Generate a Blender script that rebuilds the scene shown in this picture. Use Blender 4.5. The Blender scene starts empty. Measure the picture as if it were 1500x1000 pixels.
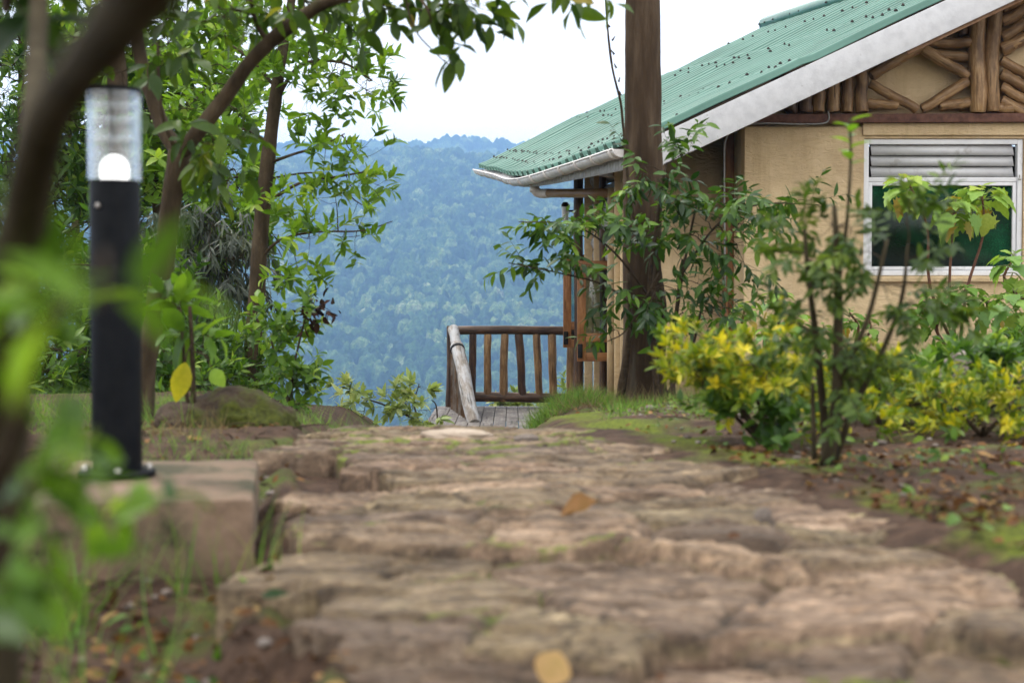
import bpy, bmesh, math, random
import numpy as np
from mathutils import Vector, Matrix, Quaternion

random.seed(7)
sc = bpy.context.scene
COL = sc.collection
F = 1500 * 50 / 36.0          # focal length in photo pixels
CAMZ = 0.45                   # camera height above the top of the path
PITCH = math.atan(70 / F)     # eye level sits at row 430

def at(px, py, d):
    a, b = (px - 750) / F, (500 - py) / F
    cp, sp = math.cos(PITCH), math.sin(PITCH)
    y, z = cp + b * sp, -sp + b * cp
    t = d / y
    return Vector((a * t, d, CAMZ + z * t))

# ------------------------------------------------------------------ noise
def hash2(ix, iy, s=0):
    h = (ix.astype(np.int64) * 374761393 + iy.astype(np.int64) * 668265263 + s * 974711) & 0xFFFFFFFF
    h = ((h ^ (h >> 13)) * 1274126177) & 0xFFFFFFFF
    h = (h ^ (h >> 16)) & 0xFFFFFFFF
    h = (h * 2246822519) & 0xFFFFFFFF
    h = h ^ (h >> 15)
    return (h & 0xFFFFFF) / float(0x1000000)

def vnoise(x, y, s=0):
    ix, iy = np.floor(x), np.floor(y)
    fx, fy = x - ix, y - iy
    fx, fy = fx * fx * (3 - 2 * fx), fy * fy * (3 - 2 * fy)
    a, b = hash2(ix, iy, s), hash2(ix + 1, iy, s)
    c, d = hash2(ix, iy + 1, s), hash2(ix + 1, iy + 1, s)
    return (a * (1 - fx) + b * fx) * (1 - fy) + (c * (1 - fx) + d * fx) * fy

def fbm(x, y, s=0, o=4):
    t, amp, tot = 0, 1.0, 0
    for i in range(o):
        t = t + amp * (vnoise(x, y, s + i) - .5); tot += amp; amp *= .5
        x, y = x * 2.03 + 17.1, y * 2.03 + 5.7
    return t / tot * 2

def sst(a, b, x):
    t = np.clip((x - a) / (b - a), 0, 1)
    return t * t * (3 - 2 * t)

# ------------------------------------------------------------------ objects
OFF = {}
MAT = {}
def tag(o, label=None, cat=None, group=None, kind=None):
    if label: o['label'] = label
    if cat: o['category'] = cat
    if group: o['group'] = group
    if kind: o['kind'] = kind
    return o

def thing(name, label, cat, loc, group=None):
    o = bpy.data.objects.new(name, None); COL.objects.link(o)
    o.location = loc; OFF[o] = Vector(loc); o.empty_display_size = .1
    return tag(o, label, cat, group)

def link(name, me, mat, parent=None, loc=None, rot=None):
    o = bpy.data.objects.new(name, me); COL.objects.link(o)
    if mat is not None: me.materials.append(mat)
    off = Vector((0, 0, 0))
    if parent is not None:
        o.parent = parent; off = OFF[parent]
    OFF[o] = Vector(loc) if loc is not None else off
    MAT[o] = Matrix.Translation(OFF[o])
    o.matrix_basis = (MAT[parent].inverted() if parent in MAT else Matrix.Translation(-off)) @ MAT[o]
    if rot is not None:
        o.rotation_mode = 'QUATERNION'; o.rotation_quaternion = rot
    return o

def mesh_np(name, V, quads=None, tris=None, mat=None, parent=None, smooth=True, attrs=None, loc=None):
    V = np.asarray(V, dtype=np.float64).reshape(-1, 3)
    base = Vector(loc) if loc is not None else (OFF[parent] if parent is not None else Vector((0, 0, 0)))
    V = V - np.array(base)
    me = bpy.data.meshes.new(name)
    q = np.asarray(quads, dtype=np.int32).reshape(-1, 4) if quads is not None and len(quads) else np.zeros((0, 4), np.int32)
    t = np.asarray(tris, dtype=np.int32).reshape(-1, 3) if tris is not None and len(tris) else np.zeros((0, 3), np.int32)
    me.vertices.add(len(V)); me.vertices.foreach_set('co', V.astype(np.float32).ravel())
    loops = np.concatenate([q.ravel(), t.ravel()])
    me.loops.add(len(loops)); me.loops.foreach_set('vertex_index', loops)
    tot = np.concatenate([np.full(len(q), 4, np.int32), np.full(len(t), 3, np.int32)])
    st = np.concatenate([[0], np.cumsum(tot)[:-1]]).astype(np.int32)
    me.polygons.add(len(tot)); me.polygons.foreach_set('loop_start', st); me.polygons.foreach_set('loop_total', tot)
    if smooth: me.polygons.foreach_set('use_smooth', np.ones(len(tot), bool))
    for k, v in (attrs or {}).items():
        a = me.attributes.new(k, 'FLOAT', 'POINT'); a.data.foreach_set('value', np.asarray(v, np.float32).ravel())
    me.update(calc_edges=True); me.validate()
    return link(name, me, mat, parent, loc)

def grid_quads(nr, nc):
    i = np.arange(nr * nc).reshape(nr, nc)
    return np.stack([i[:-1, :-1], i[:-1, 1:], i[1:, 1:], i[1:, :-1]], -1).reshape(-1, 4)

def catmull(P, n):
    P = [Vector(p) for p in P]
    if len(P) < 2: return P
    Q = [P[0] * 2 - P[1]] + P + [P[-1] * 2 - P[-2]]
    out = []
    for i in range(1, len(Q) - 2):
        for k in range(n):
            t = k / n
            a, b, c, d = Q[i - 1], Q[i], Q[i + 1], Q[i + 2]
            out.append(.5 * ((2 * b) + (c - a) * t + (2 * a - 5 * b + 4 * c - d) * t * t + (3 * b - a - 3 * c + d) * t ** 3))
    out.append(P[-1])
    return out

class MB:
    def __init__(s): s.v, s.q, s.t, s.n = [], [], [], 0
    def add(s, V, Q=(), T=()):
        V = np.asarray(V, float).reshape(-1, 3)
        s.v.append(V)
        if len(Q): s.q.append(np.asarray(Q, int).reshape(-1, 4) + s.n)
        if len(T): s.t.append(np.asarray(T, int).reshape(-1, 3) + s.n)
        s.n += len(V)
    def tube(s, P, R, n=8, cap=True, rough=0, seed=0, sm=4):
        """P control points, R radii (pair or per point)."""
        m = len(P)
        if len(R) == 2 and m > 2:
            R = [R[0] + (R[1] - R[0]) * i / (m - 1) for i in range(m)]
        C = catmull(P, sm) if sm > 1 else [Vector(p) for p in P]
        rr = np.interp(np.linspace(0, m - 1, len(C)), np.arange(m), R)
        C = np.array([tuple(c) for c in C])
        T = np.gradient(C, axis=0); T /= np.linalg.norm(T, axis=1)[:, None] + 1e-9
        up = np.array([0, 0, 1.0]) if abs(T[0][2]) < .8 else np.array([0, 1.0, 0])
        x = np.cross(T[0], up); x /= np.linalg.norm(x)
        ang = np.linspace(0, 2 * np.pi, n, endpoint=False)
        V = []
        for i in range(len(C)):
            x = x - T[i] * x.dot(T[i]); x /= np.linalg.norm(x) + 1e-9
            y = np.cross(T[i], x)
            r = rr[i] * np.ones(n)
            if rough:
                r = r * (1 + rough * fbm(ang * 1.3 + seed, np.full(n, i * .45 + seed), seed % 97, 3) + rough * .7 * fbm(np.full(n, i * .35), np.full(n, seed * 1.7), 3, 2))
            V.append(C[i] + r[:, None] * (np.cos(ang)[:, None] * x + np.sin(ang)[:, None] * y))
        V = np.concatenate(V)
        k = len(C)
        i = np.arange(k * n).reshape(k, n); j = np.roll(i, -1, 1)
        Q = np.stack([i[:-1], j[:-1], j[1:], i[1:]], -1).reshape(-1, 4)
        T3 = []
        if cap:
            V = np.vstack([V, C[0], C[-1]])
            for a in range(n):
                b = (a + 1) % n
                T3.append((k * n, b, a)); T3.append((k * n + 1, (k - 1) * n + a, (k - 1) * n + b))
        s.add(V, Q, T3)
    def obox(s, c, ax, ay, az):
        c, ax, ay, az = [np.array(tuple(u), float) for u in (c, ax, ay, az)]
        V = [c + i * ax + j * ay + k * az for k in (-1, 1) for j in (-1, 1) for i in (-1, 1)]
        s.add(V, [(0, 2, 3, 1), (4, 5, 7, 6), (0, 1, 5, 4), (2, 6, 7, 3), (0, 4, 6, 2), (1, 3, 7, 5)])
    def box(s, x0, x1, y0, y1, z0, z1):
        s.obox(((x0 + x1) / 2, (y0 + y1) / 2, (z0 + z1) / 2), ((x1 - x0) / 2, 0, 0), (0, (y1 - y0) / 2, 0), (0, 0, (z1 - z0) / 2))
    def beam(s, p0, p1, w, h, up=(0, 0, 1)):
        p0, p1 = Vector(p0), Vector(p1); d = (p1 - p0); L = d.length; d.normalize()
        x = d.cross(Vector(up)).normalized(); u = x.cross(d)
        s.obox((p0 + p1) / 2, d * L / 2, x * w / 2, u * h / 2)
    def lathe(s, prof, c=(0, 0, 0), n=32):
        ang = np.linspace(0, 2 * np.pi, n, endpoint=False); V = []
        for r, z in prof:
            V.append(np.stack([c[0] + r * np.cos(ang), c[1] + r * np.sin(ang), np.full(n, c[2] + z)], 1))
        k = len(prof); i = np.arange(k * n).reshape(k, n); j = np.roll(i, -1, 1)
        s.add(np.concatenate(V), np.stack([i[:-1], j[:-1], j[1:], i[1:]], -1).reshape(-1, 4))
    def build(s, name, mat, parent=None, smooth=True, loc=None, bevel=0, sharp=None):
        V = np.concatenate(s.v)
        o = mesh_np(name, V, np.concatenate(s.q) if s.q else None, np.concatenate(s.t) if s.t else None, mat, parent, smooth, None, loc)
        if bevel:
            bm = bmesh.new(); bm.from_mesh(o.data)
            bmesh.ops.bevel(bm, geom=[e for e in bm.edges if e.is_manifold and e.calc_face_angle(0) > .5], offset=bevel, segments=2, affect='EDGES', profile=.6)
            bm.to_mesh(o.data); bm.free()
        if smooth and (sharp or bevel):
            o.data.set_sharp_from_angle(angle=math.radians(sharp or 40))
        return o

# ------------------------------------------------------------------ materials
class NT:
    def __init__(s, name):
        s.m = bpy.data.materials.new(name); s.m.use_nodes = True
        s.t = s.m.node_tree; s.n = s.t.nodes; s.l = s.t.links
        s.n.clear()
        s.out = s.n.new('ShaderNodeOutputMaterial')
    def new(s, typ, **kw):
        nd = s.n.new('ShaderNode' + typ)
        for k, v in kw.items():
            if k.startswith('_'): setattr(nd, k[1:], v)
            else:
                key = int(k[1:]) if k[0] == 'i' and k[1:].isdigit() else k.replace('__', ' ')
                s.set(nd.inputs[key], v)
        return nd
    def set(s, sock, v):
        if hasattr(v, 'is_output') or isinstance(v, bpy.types.NodeSocket): s.l.new(v, sock)
        elif isinstance(v, (tuple, list)) and len(v) == 3 and sock.type == 'RGBA': sock.default_value = (*v, 1)
        else: sock.default_value = v
    def ramp(s, fac, stops):
        r = s.new('ValToRGB'); s.set(r.inputs[0], fac)
        e = r.color_ramp.elements
        while len(e) > 1: e.remove(e[-1])
        for i, (p, c) in enumerate(stops):
            x = e[0] if i == 0 else e.new(p)
            x.position = p; x.color = (*c, 1) if len(c) == 3 else c
        return r.outputs[0]
    def coords(s, scale=(1, 1, 1), rand=True):
        tc = s.new('TexCoord').outputs['Object']
        if rand:
            oi = s.new('ObjectInfo').outputs['Random']
            m = s.new('Math', _operation='MULTIPLY', i0=oi, i1=37.0).outputs[0]
            tc = s.new('VectorMath', _operation='ADD', i0=tc, i1=m).outputs[0]
        return s.new('Mapping', Vector=tc, Scale=scale).outputs[0]
    def noise(s, vec, scale, detail=5, rough=.55, dist=0):
        n = s.new('TexNoise', Vector=vec, Scale=scale, Detail=detail, Roughness=rough, Distortion=dist)
        return n.outputs[0]
    def mix(s, f, a, b, mode='MIX'):
        n = s.new('Mix', _data_type='RGBA', _blend_type=mode)
        s.set(n.inputs[0], f); s.set(n.inputs[6], a); s.set(n.inputs[7], b)
        return n.outputs[2]
    def attr(s, name): return s.new('Attribute', _attribute_name=name).outputs['Fac']
    def bump(s, h, strength=.5, dist=.01, normal=None):
        n = s.new('Bump', Height=h, Strength=strength, Distance=dist)
        if normal is not None: s.set(n.inputs['Normal'], normal)
        return n.outputs[0]
    def princ(s, col, rough=.7, normal=None, spec=.4, metal=0, **kw):
        p = s.new('BsdfPrincipled'); s.set(p.inputs['Base Color'], col); s.set(p.inputs['Roughness'], rough)
        s.set(p.inputs['Metallic'], metal); s.set(p.inputs['Specular IOR Level'], spec)
        if normal is not None: s.set(p.inputs['Normal'], normal)
        for k, v in kw.items(): s.set(p.inputs[k.replace('__', ' ')], v)
        return p.outputs[0]
    def done(s, sh): s.l.new(sh, s.out.inputs[0]); return s.m

def noisy(name, stops, scale=8, vec=(1, 1, 1), detail=6, rough=.8, bump=.4, bdist=.01, bscale=None, spec=.3, dirt=None, dscale=2.0, dist=0, metal=0, rand=True):
    t = NT(name); v = t.coords(vec, rand)
    n = t.noise(v, scale, detail, .6, dist)
    c = t.ramp(n, stops)
    if dirt:
        n2 = t.noise(v, dscale, 5, .65)
        c = t.mix(t.ramp(n2, [(dirt[1], (0, 0, 0)), (dirt[2], (1, 1, 1))]), c, dirt[0])
    b = t.noise(v, bscale or scale * 2.5, 6, .6)
    return t.done(t.princ(c, rough, t.bump(b, bump, bdist), spec, metal))

def leafmat(name, stops, trans=.35, rough=.45, spec=.35, tint=(1.25, 1.2, .6), vein=True):
    t = NT(name)
    f = t.attr('var')
    c = t.ramp(f, stops)
    v = t.coords((1, 1, 1), False)
    n = t.noise(v, 45, 3)
    c = t.mix(t.ramp(n, [(.35, (0, 0, 0)), (.75, (1, 1, 1))]), c, t.mix(1, c, (.72, .8, .6), 'MULTIPLY'))
    p = t.princ(c, rough, None, spec)
    tr = t.new('BsdfTranslucent', Color=t.mix(1, c, tint, 'MULTIPLY')).outputs[0]
    ms = t.new('MixShader', i0=trans, i1=p, i2=tr).outputs[0]
    return t.done(ms)

def wood(name, dark, mid, light, grey=None, rough=.65, spec=.35, zscale=.12, gscale=38):
    """grain runs along the local Z axis"""
    t = NT(name); v = t.coords((1, 1, zscale))
    n = t.noise(v, gscale, 7, .65, .4)
    c = t.ramp(n, [(.25, dark), (.5, mid), (.75, light)])
    v2 = t.coords((1, 1, .5))
    n2 = t.noise(v2, 6, 5, .6)
    c = t.mix(t.ramp(n2, [(.38, (.75, .75, .75)), (.62, (0, 0, 0))]), c, dark)
    if grey:
        n3 = t.noise(t.coords((1, 1, .3)), 9, 6, .7)
        c = t.mix(t.ramp(n3, [(.42, (0, 0, 0)), (.6, (1, 1, 1))]), c, grey)
    cr = t.noise(t.coords((1, 1, .05)), 30, 3, .5)
    crack = t.ramp(cr, [(.33, (0, 0, 0)), (.38, (1, 1, 1))])
    c = t.mix(1, c, t.mix(.6, (1, 1, 1), crack), 'MULTIPLY')
    h = t.mix(.5, n, crack)
    return t.done(t.princ(c, rough, t.bump(h, .6, .012), spec))

M = {}
M['bark_brown'] = noisy('bark_brown', [(.3, (.024, .017, .01)), (.55, (.065, .046, .028)), (.75, (.12, .09, .058))], 14, (1, 1, .35), bump=.9, bdist=.012, rough=.9, spec=.15)
M['bark_grey'] = noisy('bark_grey', [(.3, (.045, .03, .02)), (.55, (.12, .082, .055)), (.75, (.2, .15, .11))], 22, (1, 1, .5), bump=.8, bdist=.01, rough=.9, spec=.15)
M['bark_dark'] = noisy('bark_dark', [(.3, (.022, .017, .009)), (.6, (.055, .044, .026)), (.8, (.095, .077, .046))], 20, (1, 1, .4), bump=.9, bdist=.006, rough=.9, spec=.1)
M['bark_tall'] = noisy('bark_tall', [(.25, (.02, .0135, .0085)), (.5, (.052, .034, .021)), (.72, (.105, .075, .05))], 10, (1, 1, .16), bump=1.0, bdist=.02, bscale=22, rough=.92, spec=.12, dirt=((.12, .11, .085), .6, .72), dscale=3)
M['twig'] = noisy('twig', [(.3, (.02, .014, .009)), (.7, (.07, .05, .032))], 30, bump=.3, rough=.9, spec=.1)
M['twig_red'] = noisy('twig_red', [(.3, (.06, .022, .012)), (.7, (.16, .07, .04))], 30, bump=.3, rough=.7, spec=.3)
G = lambda *a: list(a)
M['leaf_broad'] = leafmat('leaf_broad', [(0, (.014, .038, .006)), (.45, (.05, .1, .012)), (.75, (.11, .18, .018)), (.92, (.2, .22, .03)), (1, (.3, .24, .04))], .42)
M['leaf_fresh'] = leafmat('leaf_fresh', [(0, (.045, .1, .012)), (.4, (.12, .24, .022)), (.75, (.22, .37, .035)), (1, (.38, .5, .08))], .48)
M['leaf_bush'] = leafmat('leaf_bush', [(0, (.018, .05, .01)), (.45, (.06, .135, .018)), (.8, (.14, .25, .03)), (1, (.28, .38, .06))], .45)
M['leaf_grey'] = leafmat('leaf_grey', [(0, (.012, .02, .011)), (.5, (.035, .05, .028)), (.85, (.08, .1, .06)), (1, (.16, .17, .11))], .2, .4, .5)
M['leaf_deep'] = leafmat('leaf_deep', [(0, (.012, .04, .006)), (.5, (.045, .11, .014)), (.85, (.12, .22, .024)), (1, (.22, .34, .045))], .38, .4, .4)
M['leaf_yellow'] = leafmat('leaf_yellow', [(0, (.05, .1, .012)), (.35, (.16, .24, .018)), (.6, (.42, .42, .022)), (.85, (.72, .58, .03)), (1, (.8, .7, .08))], .4, .45, .3, (1.1, 1.05, .5))
M['leaf_lime'] = leafmat('leaf_lime', [(0, (.06, .13, .03)), (.4, (.14, .27, .05)), (.75, (.27, .42, .07)), (.92, (.42, .5, .1)), (1, (.45, .3, .06))], .4)
M['leaf_pale'] = leafmat('leaf_pale', [(0, (.14, .2, .06)), (.5, (.32, .4, .15)), (1, (.6, .62, .32))], .4)
M['leaf_cypress'] = leafmat('leaf_cypress', [(0, (.025, .055, .01)), (.5, (.075, .13, .02)), (1, (.18, .25, .04))], .42)
M['leaf_dry'] = leafmat('leaf_dry', [(0, (.03, .014, .009)), (.5, (.085, .038, .017)), (.8, (.18, .08, .03)), (1, (.34, .21, .09))], .15, .7, .15)
M['leaf_seed'] = leafmat('leaf_seed', [(0, (.015, .008, .006)), (1, (.06, .03, .022))], .1, .8, .1)
M['leaf_orange'] = leafmat('leaf_orange', [(0, (.36, .34, .025)), (1, (.62, .5, .04))], .4, .5, .2)
M['grass'] = leafmat('grass_blade', [(0, (.05, .11, .02)), (.5, (.12, .25, .035)), (.85, (.24, .36, .06)), (1, (.4, .36, .15))], .35, .5, .3)
M['straw'] = leafmat('straw_blade', [(0, (.09, .06, .035)), (.6, (.22, .16, .09)), (1, (.4, .32, .19))], .2, .7, .15)

# ------------------------------------------------------------------ leaves
def strip_tpl(rows, prof, fold=.25, curl=.15, wave=0):
    V = []
    for t in rows:
        w = prof(t); c = -curl * t * t
        V += [(t, -w, fold * w + c + wave * math.sin(9 * t)), (t, 0, c), (t, w, fold * w + c - wave * math.sin(9 * t))]
    Q = []
    for r in range(len(rows) - 1):
        for k in range(2):
            a = r * 3 + k; Q.append((a, a + 1, a + 4, a + 3))
    return np.array(V), np.array(Q), np.zeros((0, 3), int)

ell = lambda w: (lambda t: w * (math.sin(math.pi * min(1, max(0, t)) ** .85) ** .9) + .012)
TPL = {
    'broad': strip_tpl((0, .12, .3, .5, .7, .88, 1), ell(.21), .35, .22, .02),
    'oval': strip_tpl((0, .25, .55, .85, 1), ell(.17), .3, .15),
    'wide': strip_tpl((0, .15, .35, .6, .82, 1), ell(.25), .3, .2, .015),
    'narrow': strip_tpl((0, .4, .75, 1), ell(.065), .3, .25),
    'blade': strip_tpl((0, .3, .6, .85, 1), lambda t: .022 * (1 - t * .93), .4, .45),
    'scale': strip_tpl((0, .4, .8, 1), ell(.11), .3, .1),
}
def lobed():
    out = [(0, 0), (.12, .2), (.02, .34), (.25, .3), (.22, .5), (.42, .33), (.55, .36), (.62, .2), (.78, .16), (1, 0)]
    pts = out + [(x, -y) for x, y in out[-2:0:-1]]
    V = [(.38, 0, .0)] + [(x, y, .12 * abs(y) - .28 * x * x - .25 * y * y) for x, y in pts]
    n = len(pts)
    T = [(0, 1 + i, 1 + (i + 1) % n) for i in range(n)]
    return np.array(V), np.zeros((0, 4), int), np.array(T)
TPL['lobed'] = lobed()

def norm(a): return a / (np.linalg.norm(a, axis=-1, keepdims=True) + 1e-9)

def leaves_obj(name, P, D, N, S, var, tpl, mat, parent=None, wid=None, loc=None):
    V0, Q0, T0 = TPL[tpl]
    P, D, N, S, var = [np.asarray(a, float) for a in (P, D, N, S, var)]
    D = norm(D); Y = norm(np.cross(N, D)); N = np.cross(D, Y)
    n, k = len(P), len(V0)
    W = np.ones(n) if wid is None else np.asarray(wid)
    X = P[:, None, :] + S[:, None, None] * (V0[None, :, 0:1] * D[:, None] + V0[None, :, 1:2] * Y[:, None] * W[:, None, None] + V0[None, :, 2:3] * N[:, None])
    o = (np.arange(n) * k)[:, None, None]
    Q = (Q0[None] + o).reshape(-1, 4) if len(Q0) else None
    T = (T0[None] + o).reshape(-1, 3) if len(T0) else None
    return mesh_np(name, X.reshape(-1, 3), Q, T, mat, parent, True, {'var': np.repeat(np.clip(var, 0, 1), k)}, loc)

def Bl(px, py, d, rx, ry, rd, n):
    k = d / F
    return (at(px, py, d), (rx * k, rd, ry * k), n)

def plant(name, label, cat, base, stems, blobs, tpl, leaf, wood_m='bark_brown', twig_m='twig', group=None,
          twig=.25, lpt=7, ll=.1, up=.4, droop=0., out=1.0, seed=1, br=.004, clump=.3, sides=10, rough=.18, trunk='trunk', crown='crown',
          vbias=0., tw_up=.25, rosette=0., sag=.0, per=8, thin=1.0, flat=0.):
    rng = np.random.default_rng(seed)
    root = thing(name, label, cat, base, group)
    mb = MB(); nodes = []
    for i, (P, r0, r1) in enumerate(stems):
        mb.tube(P, (r0, r1) if not isinstance(r0, (list, tuple)) else r0, sides, True, rough, seed * 7 + i, 5)
        C = catmull(P, 8)
        nodes += [np.array(c) for c in C[len(C) // 6:]]
    mb.build(trunk, M[wood_m], root)
    nodes = np.array(nodes)
    tb = MB(); PP, DD, NN, SS, VV = [], [], [], [], []
    for c, rad, n in blobs:
        c, rad = np.array(c), np.array(rad)
        nb = max(1, n // per)
        targets = []
        for b in range(nb):
            u = norm(rng.normal(size=3)) * rng.random() ** .4
            tg = c + u * rad
            k = np.argmin(np.linalg.norm(nodes - tg, axis=1) + .25 * np.maximum(0, nodes[:, 2] - tg[2]))
            s = nodes[k]; L = np.linalg.norm(tg - s)
            mid = (s + tg) / 2 + rng.normal(size=3) * L * .07 + np.array([0, 0, L * .1 - sag * L])
            q1 = s * .6 + mid * .4 + rng.normal(size=3) * L * .03
            r = br * (.8 + 1.2 * min(L, 1.5)) * thin
            tb.tube([s, q1, mid, tg], (r * 1.6, r * .6), 5, False, 0, 0, 3)
            C = np.array([tuple(x) for x in catmull([s, mid, tg], 5)])
            nodes = np.vstack([nodes, C[3:]]); targets.append((tg, norm(tg - mid)))
        for i in range(n):
            tg, td = targets[rng.integers(nb)]
            p = tg + rng.normal(size=3) * rad * clump
            k = np.argmin(np.linalg.norm(nodes - p, axis=1)); s = nodes[k]
            L = max(np.linalg.norm(p - s), 1e-4)
            od = norm(norm(p - s) * .7 + norm(p - c) * .5 * out + td * .4 + np.array([0, 0, tw_up]) + rng.normal(size=3) * .25)
            e = p + od * twig
            tb.tube([s, (s + p) / 2 + np.array([0, 0, -.04 * L]), p, e], (br * .55, br * .3), 4, False, 0, 0, 2)
            # leaves along p -> e
            t = (np.arange(lpt) + rng.random(lpt) * .6) / lpt
            t = 1 - (1 - t) * (1 - rosette)
            ang = np.arange(lpt) * 2.4 + rng.random() * 6
            x = norm(np.cross(od, [.3, .2, .93])); y = np.cross(od, x)
            radial = np.cos(ang)[:, None] * x + np.sin(ang)[:, None] * y
            if flat: radial = norm(radial * np.array([1, 1, 1 - flat]))
            a = .35 + .5 * t
            d = norm(od * a[:, None] + radial * .9 + np.array([0, 0, up - droop]) + rng.normal(size=(lpt, 3)) * .22)
            nn = norm(np.array([0, 0, 1.0]) + od * .5 + rng.normal(size=(lpt, 3)) * .45)
            PP.append(p + od * (twig * t)[:, None]); DD.append(d); NN.append(nn)
            SS.append(ll * (.6 + .6 * rng.random(lpt))); VV.append(np.clip(rng.normal(.45 + vbias, .17) + rng.normal(size=lpt) * .17, 0, 1))
    if tb.n: tb.build('branches', M[twig_m], root)
    if PP:
        leaves_obj(crown, np.concatenate(PP), np.concatenate(DD), np.concatenate(NN), np.concatenate(SS), np.concatenate(VV), tpl, M[leaf], root)
    return root

# ------------------------------------------------------------------ camera, sky, sun, haze
cam = bpy.data.cameras.new('camera'); co = bpy.data.objects.new('camera', cam); COL.objects.link(co)
cam.sensor_width = 36; cam.lens = 50; cam.clip_end = 20000; cam.clip_start = .02
co.location = (0, 0, CAMZ); co.rotation_euler = (math.pi / 2 - PITCH, 0, 0)
cam.dof.use_dof = True; cam.dof.focus_distance = 17.5; cam.dof.aperture_fstop = 3.7
sc.camera = co

SUN_EL, SUN_AZ = math.radians(58), math.radians(300)   # azimuth from +Y (clockwise), behind and left of the camera
w = bpy.data.worlds.new('World'); sc.world = w; w.use_nodes = True
nt = w.node_tree; nt.nodes.clear()
def wn(t, **k):
    n = nt.nodes.new('ShaderNode' + t)
    for a, b in k.items(): setattr(n, a, b)
    return n
sky = wn('TexSky'); sky.sky_type = 'NISHITA'; sky.sun_disc = False; sky.sun_elevation = SUN_EL; sky.sun_rotation = SUN_AZ; sky.air_density = 1; sky.dust_density = 3
bg1 = wn('Background'); bg1.inputs[1].default_value = .1; nt.links.new(sky.outputs[0], bg1.inputs[0])
tc = wn('TexCoord'); sp = wn('SeparateXYZ'); nt.links.new(tc.outputs['Generated'], sp.inputs[0])
mr = wn('MapRange'); mr.inputs[1].default_value = -.02; mr.inputs[2].default_value = 1; mr.inputs[3].default_value = .62; mr.inputs[4].default_value = 1.0
nt.links.new(sp.outputs[2], mr.inputs[0])
mp = wn('Mapping'); mp.inputs['Scale'].default_value = (1, 1, 4.5); nt.links.new(tc.outputs['Generated'], mp.inputs[0])
nz = wn('TexNoise'); nz.inputs['Scale'].default_value = 4; nz.inputs['Detail'].default_value = 5; nt.links.new(mp.outputs[0], nz.inputs[0])
cr = wn('ValToRGB'); cr.color_ramp.elements[0].position = .3; cr.color_ramp.elements[0].color = (.88, .875, .87, 1)
cr.color_ramp.elements[1].position = .62; cr.color_ramp.elements[1].color = (1, .98, .94, 1); nt.links.new(nz.outputs[0], cr.inputs[0])
mu = wn('Mix'); mu.data_type = 'RGBA'; mu.blend_type = 'MULTIPLY'; mu.inputs[0].default_value = 1
nt.links.new(cr.outputs[0], mu.inputs[6]); nt.links.new(mr.outputs[0], mu.inputs[7])
bg2 = wn('Background'); bg2.inputs[1].default_value = 2.7; nt.links.new(mu.outputs[2], bg2.inputs[0])
ms = wn('MixShader'); ms.inputs[0].default_value = .9
nt.links.new(bg1.outputs[0], ms.inputs[1]); nt.links.new(bg2.outputs[0], ms.inputs[2])
ow = wn('OutputWorld'); nt.links.new(ms.outputs[0], ow.inputs[0])

sl = bpy.data.lights.new('sun', 'SUN'); sl.energy = 2.0; sl.angle = math.radians(12); sl.color = (1, .95, .87)
so = bpy.data.objects.new('sun', sl); COL.objects.link(so)
sd = Vector((math.sin(SUN_AZ) * math.cos(SUN_EL), math.cos(SUN_AZ) * math.cos(SUN_EL), math.sin(SUN_EL)))
so.rotation_euler = (-sd).to_track_quat('-Z', 'Y').to_euler(); so.location = (0, -5, 30)
sc.view_settings.view_transform = 'Standard'; sc.view_settings.look = 'None'; sc.view_settings.exposure = .42; sc.view_settings.gamma = 1

# air between the lens and the far forest
hb = MB(); hb.box(-2600, 2600, -120, 3400, -330, 345)
hm = NT('haze_air')
pv = hm.new('VolumePrincipled', Density=.00036); pv.inputs['Color'].default_value = (.31, .56, 1.0, 1)
pv.inputs['Anisotropy'].default_value = .1
hm.l.new(pv.outputs[0], hm.out.inputs['Volume'])
tag(hb.build('haze', hm.m, None, False), 'pale blue air between the garden and the forested hills', 'haze', kind='stuff')

# ------------------------------------------------------------------ terrain
def xl(d):  # left edge of the paving
    return np.interp(d, [1.2, 1.95, 2.1, 2.45, 2.6, 4.5, 5.2, 9, 15], [-.2, -.22, -.38, -.42, -.42, -.7, -.76, -.75, -.5])
def xr(d):
    return np.interp(d, [1.2, 2.3, 2.9, 3.6, 4.8, 5.5, 9, 15], [.95, .86, .72, .64, .36, .2, .1, .3])
def zc(d): return np.interp(d, [0, 4.5, 5, 6, 10, 17, 22, 60, 400, 700], [0, 0, -.025, -.12, -.68, -1.6, -3, -24, -200, -225])
def zr(d): return np.interp(d, [0, 6, 10, 14, 19, 22, 60, 400, 700], [0, .0, -.32, -.6, -1.2, -2.6, -24, -200, -225])
def zl(d): return np.interp(d, [0, 3.4, 4.4, 9, 14, 20, 60, 400, 700], [-.11, -.1, -.02, -.2, -.7, -2.2, -24, -200, -225])
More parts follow.
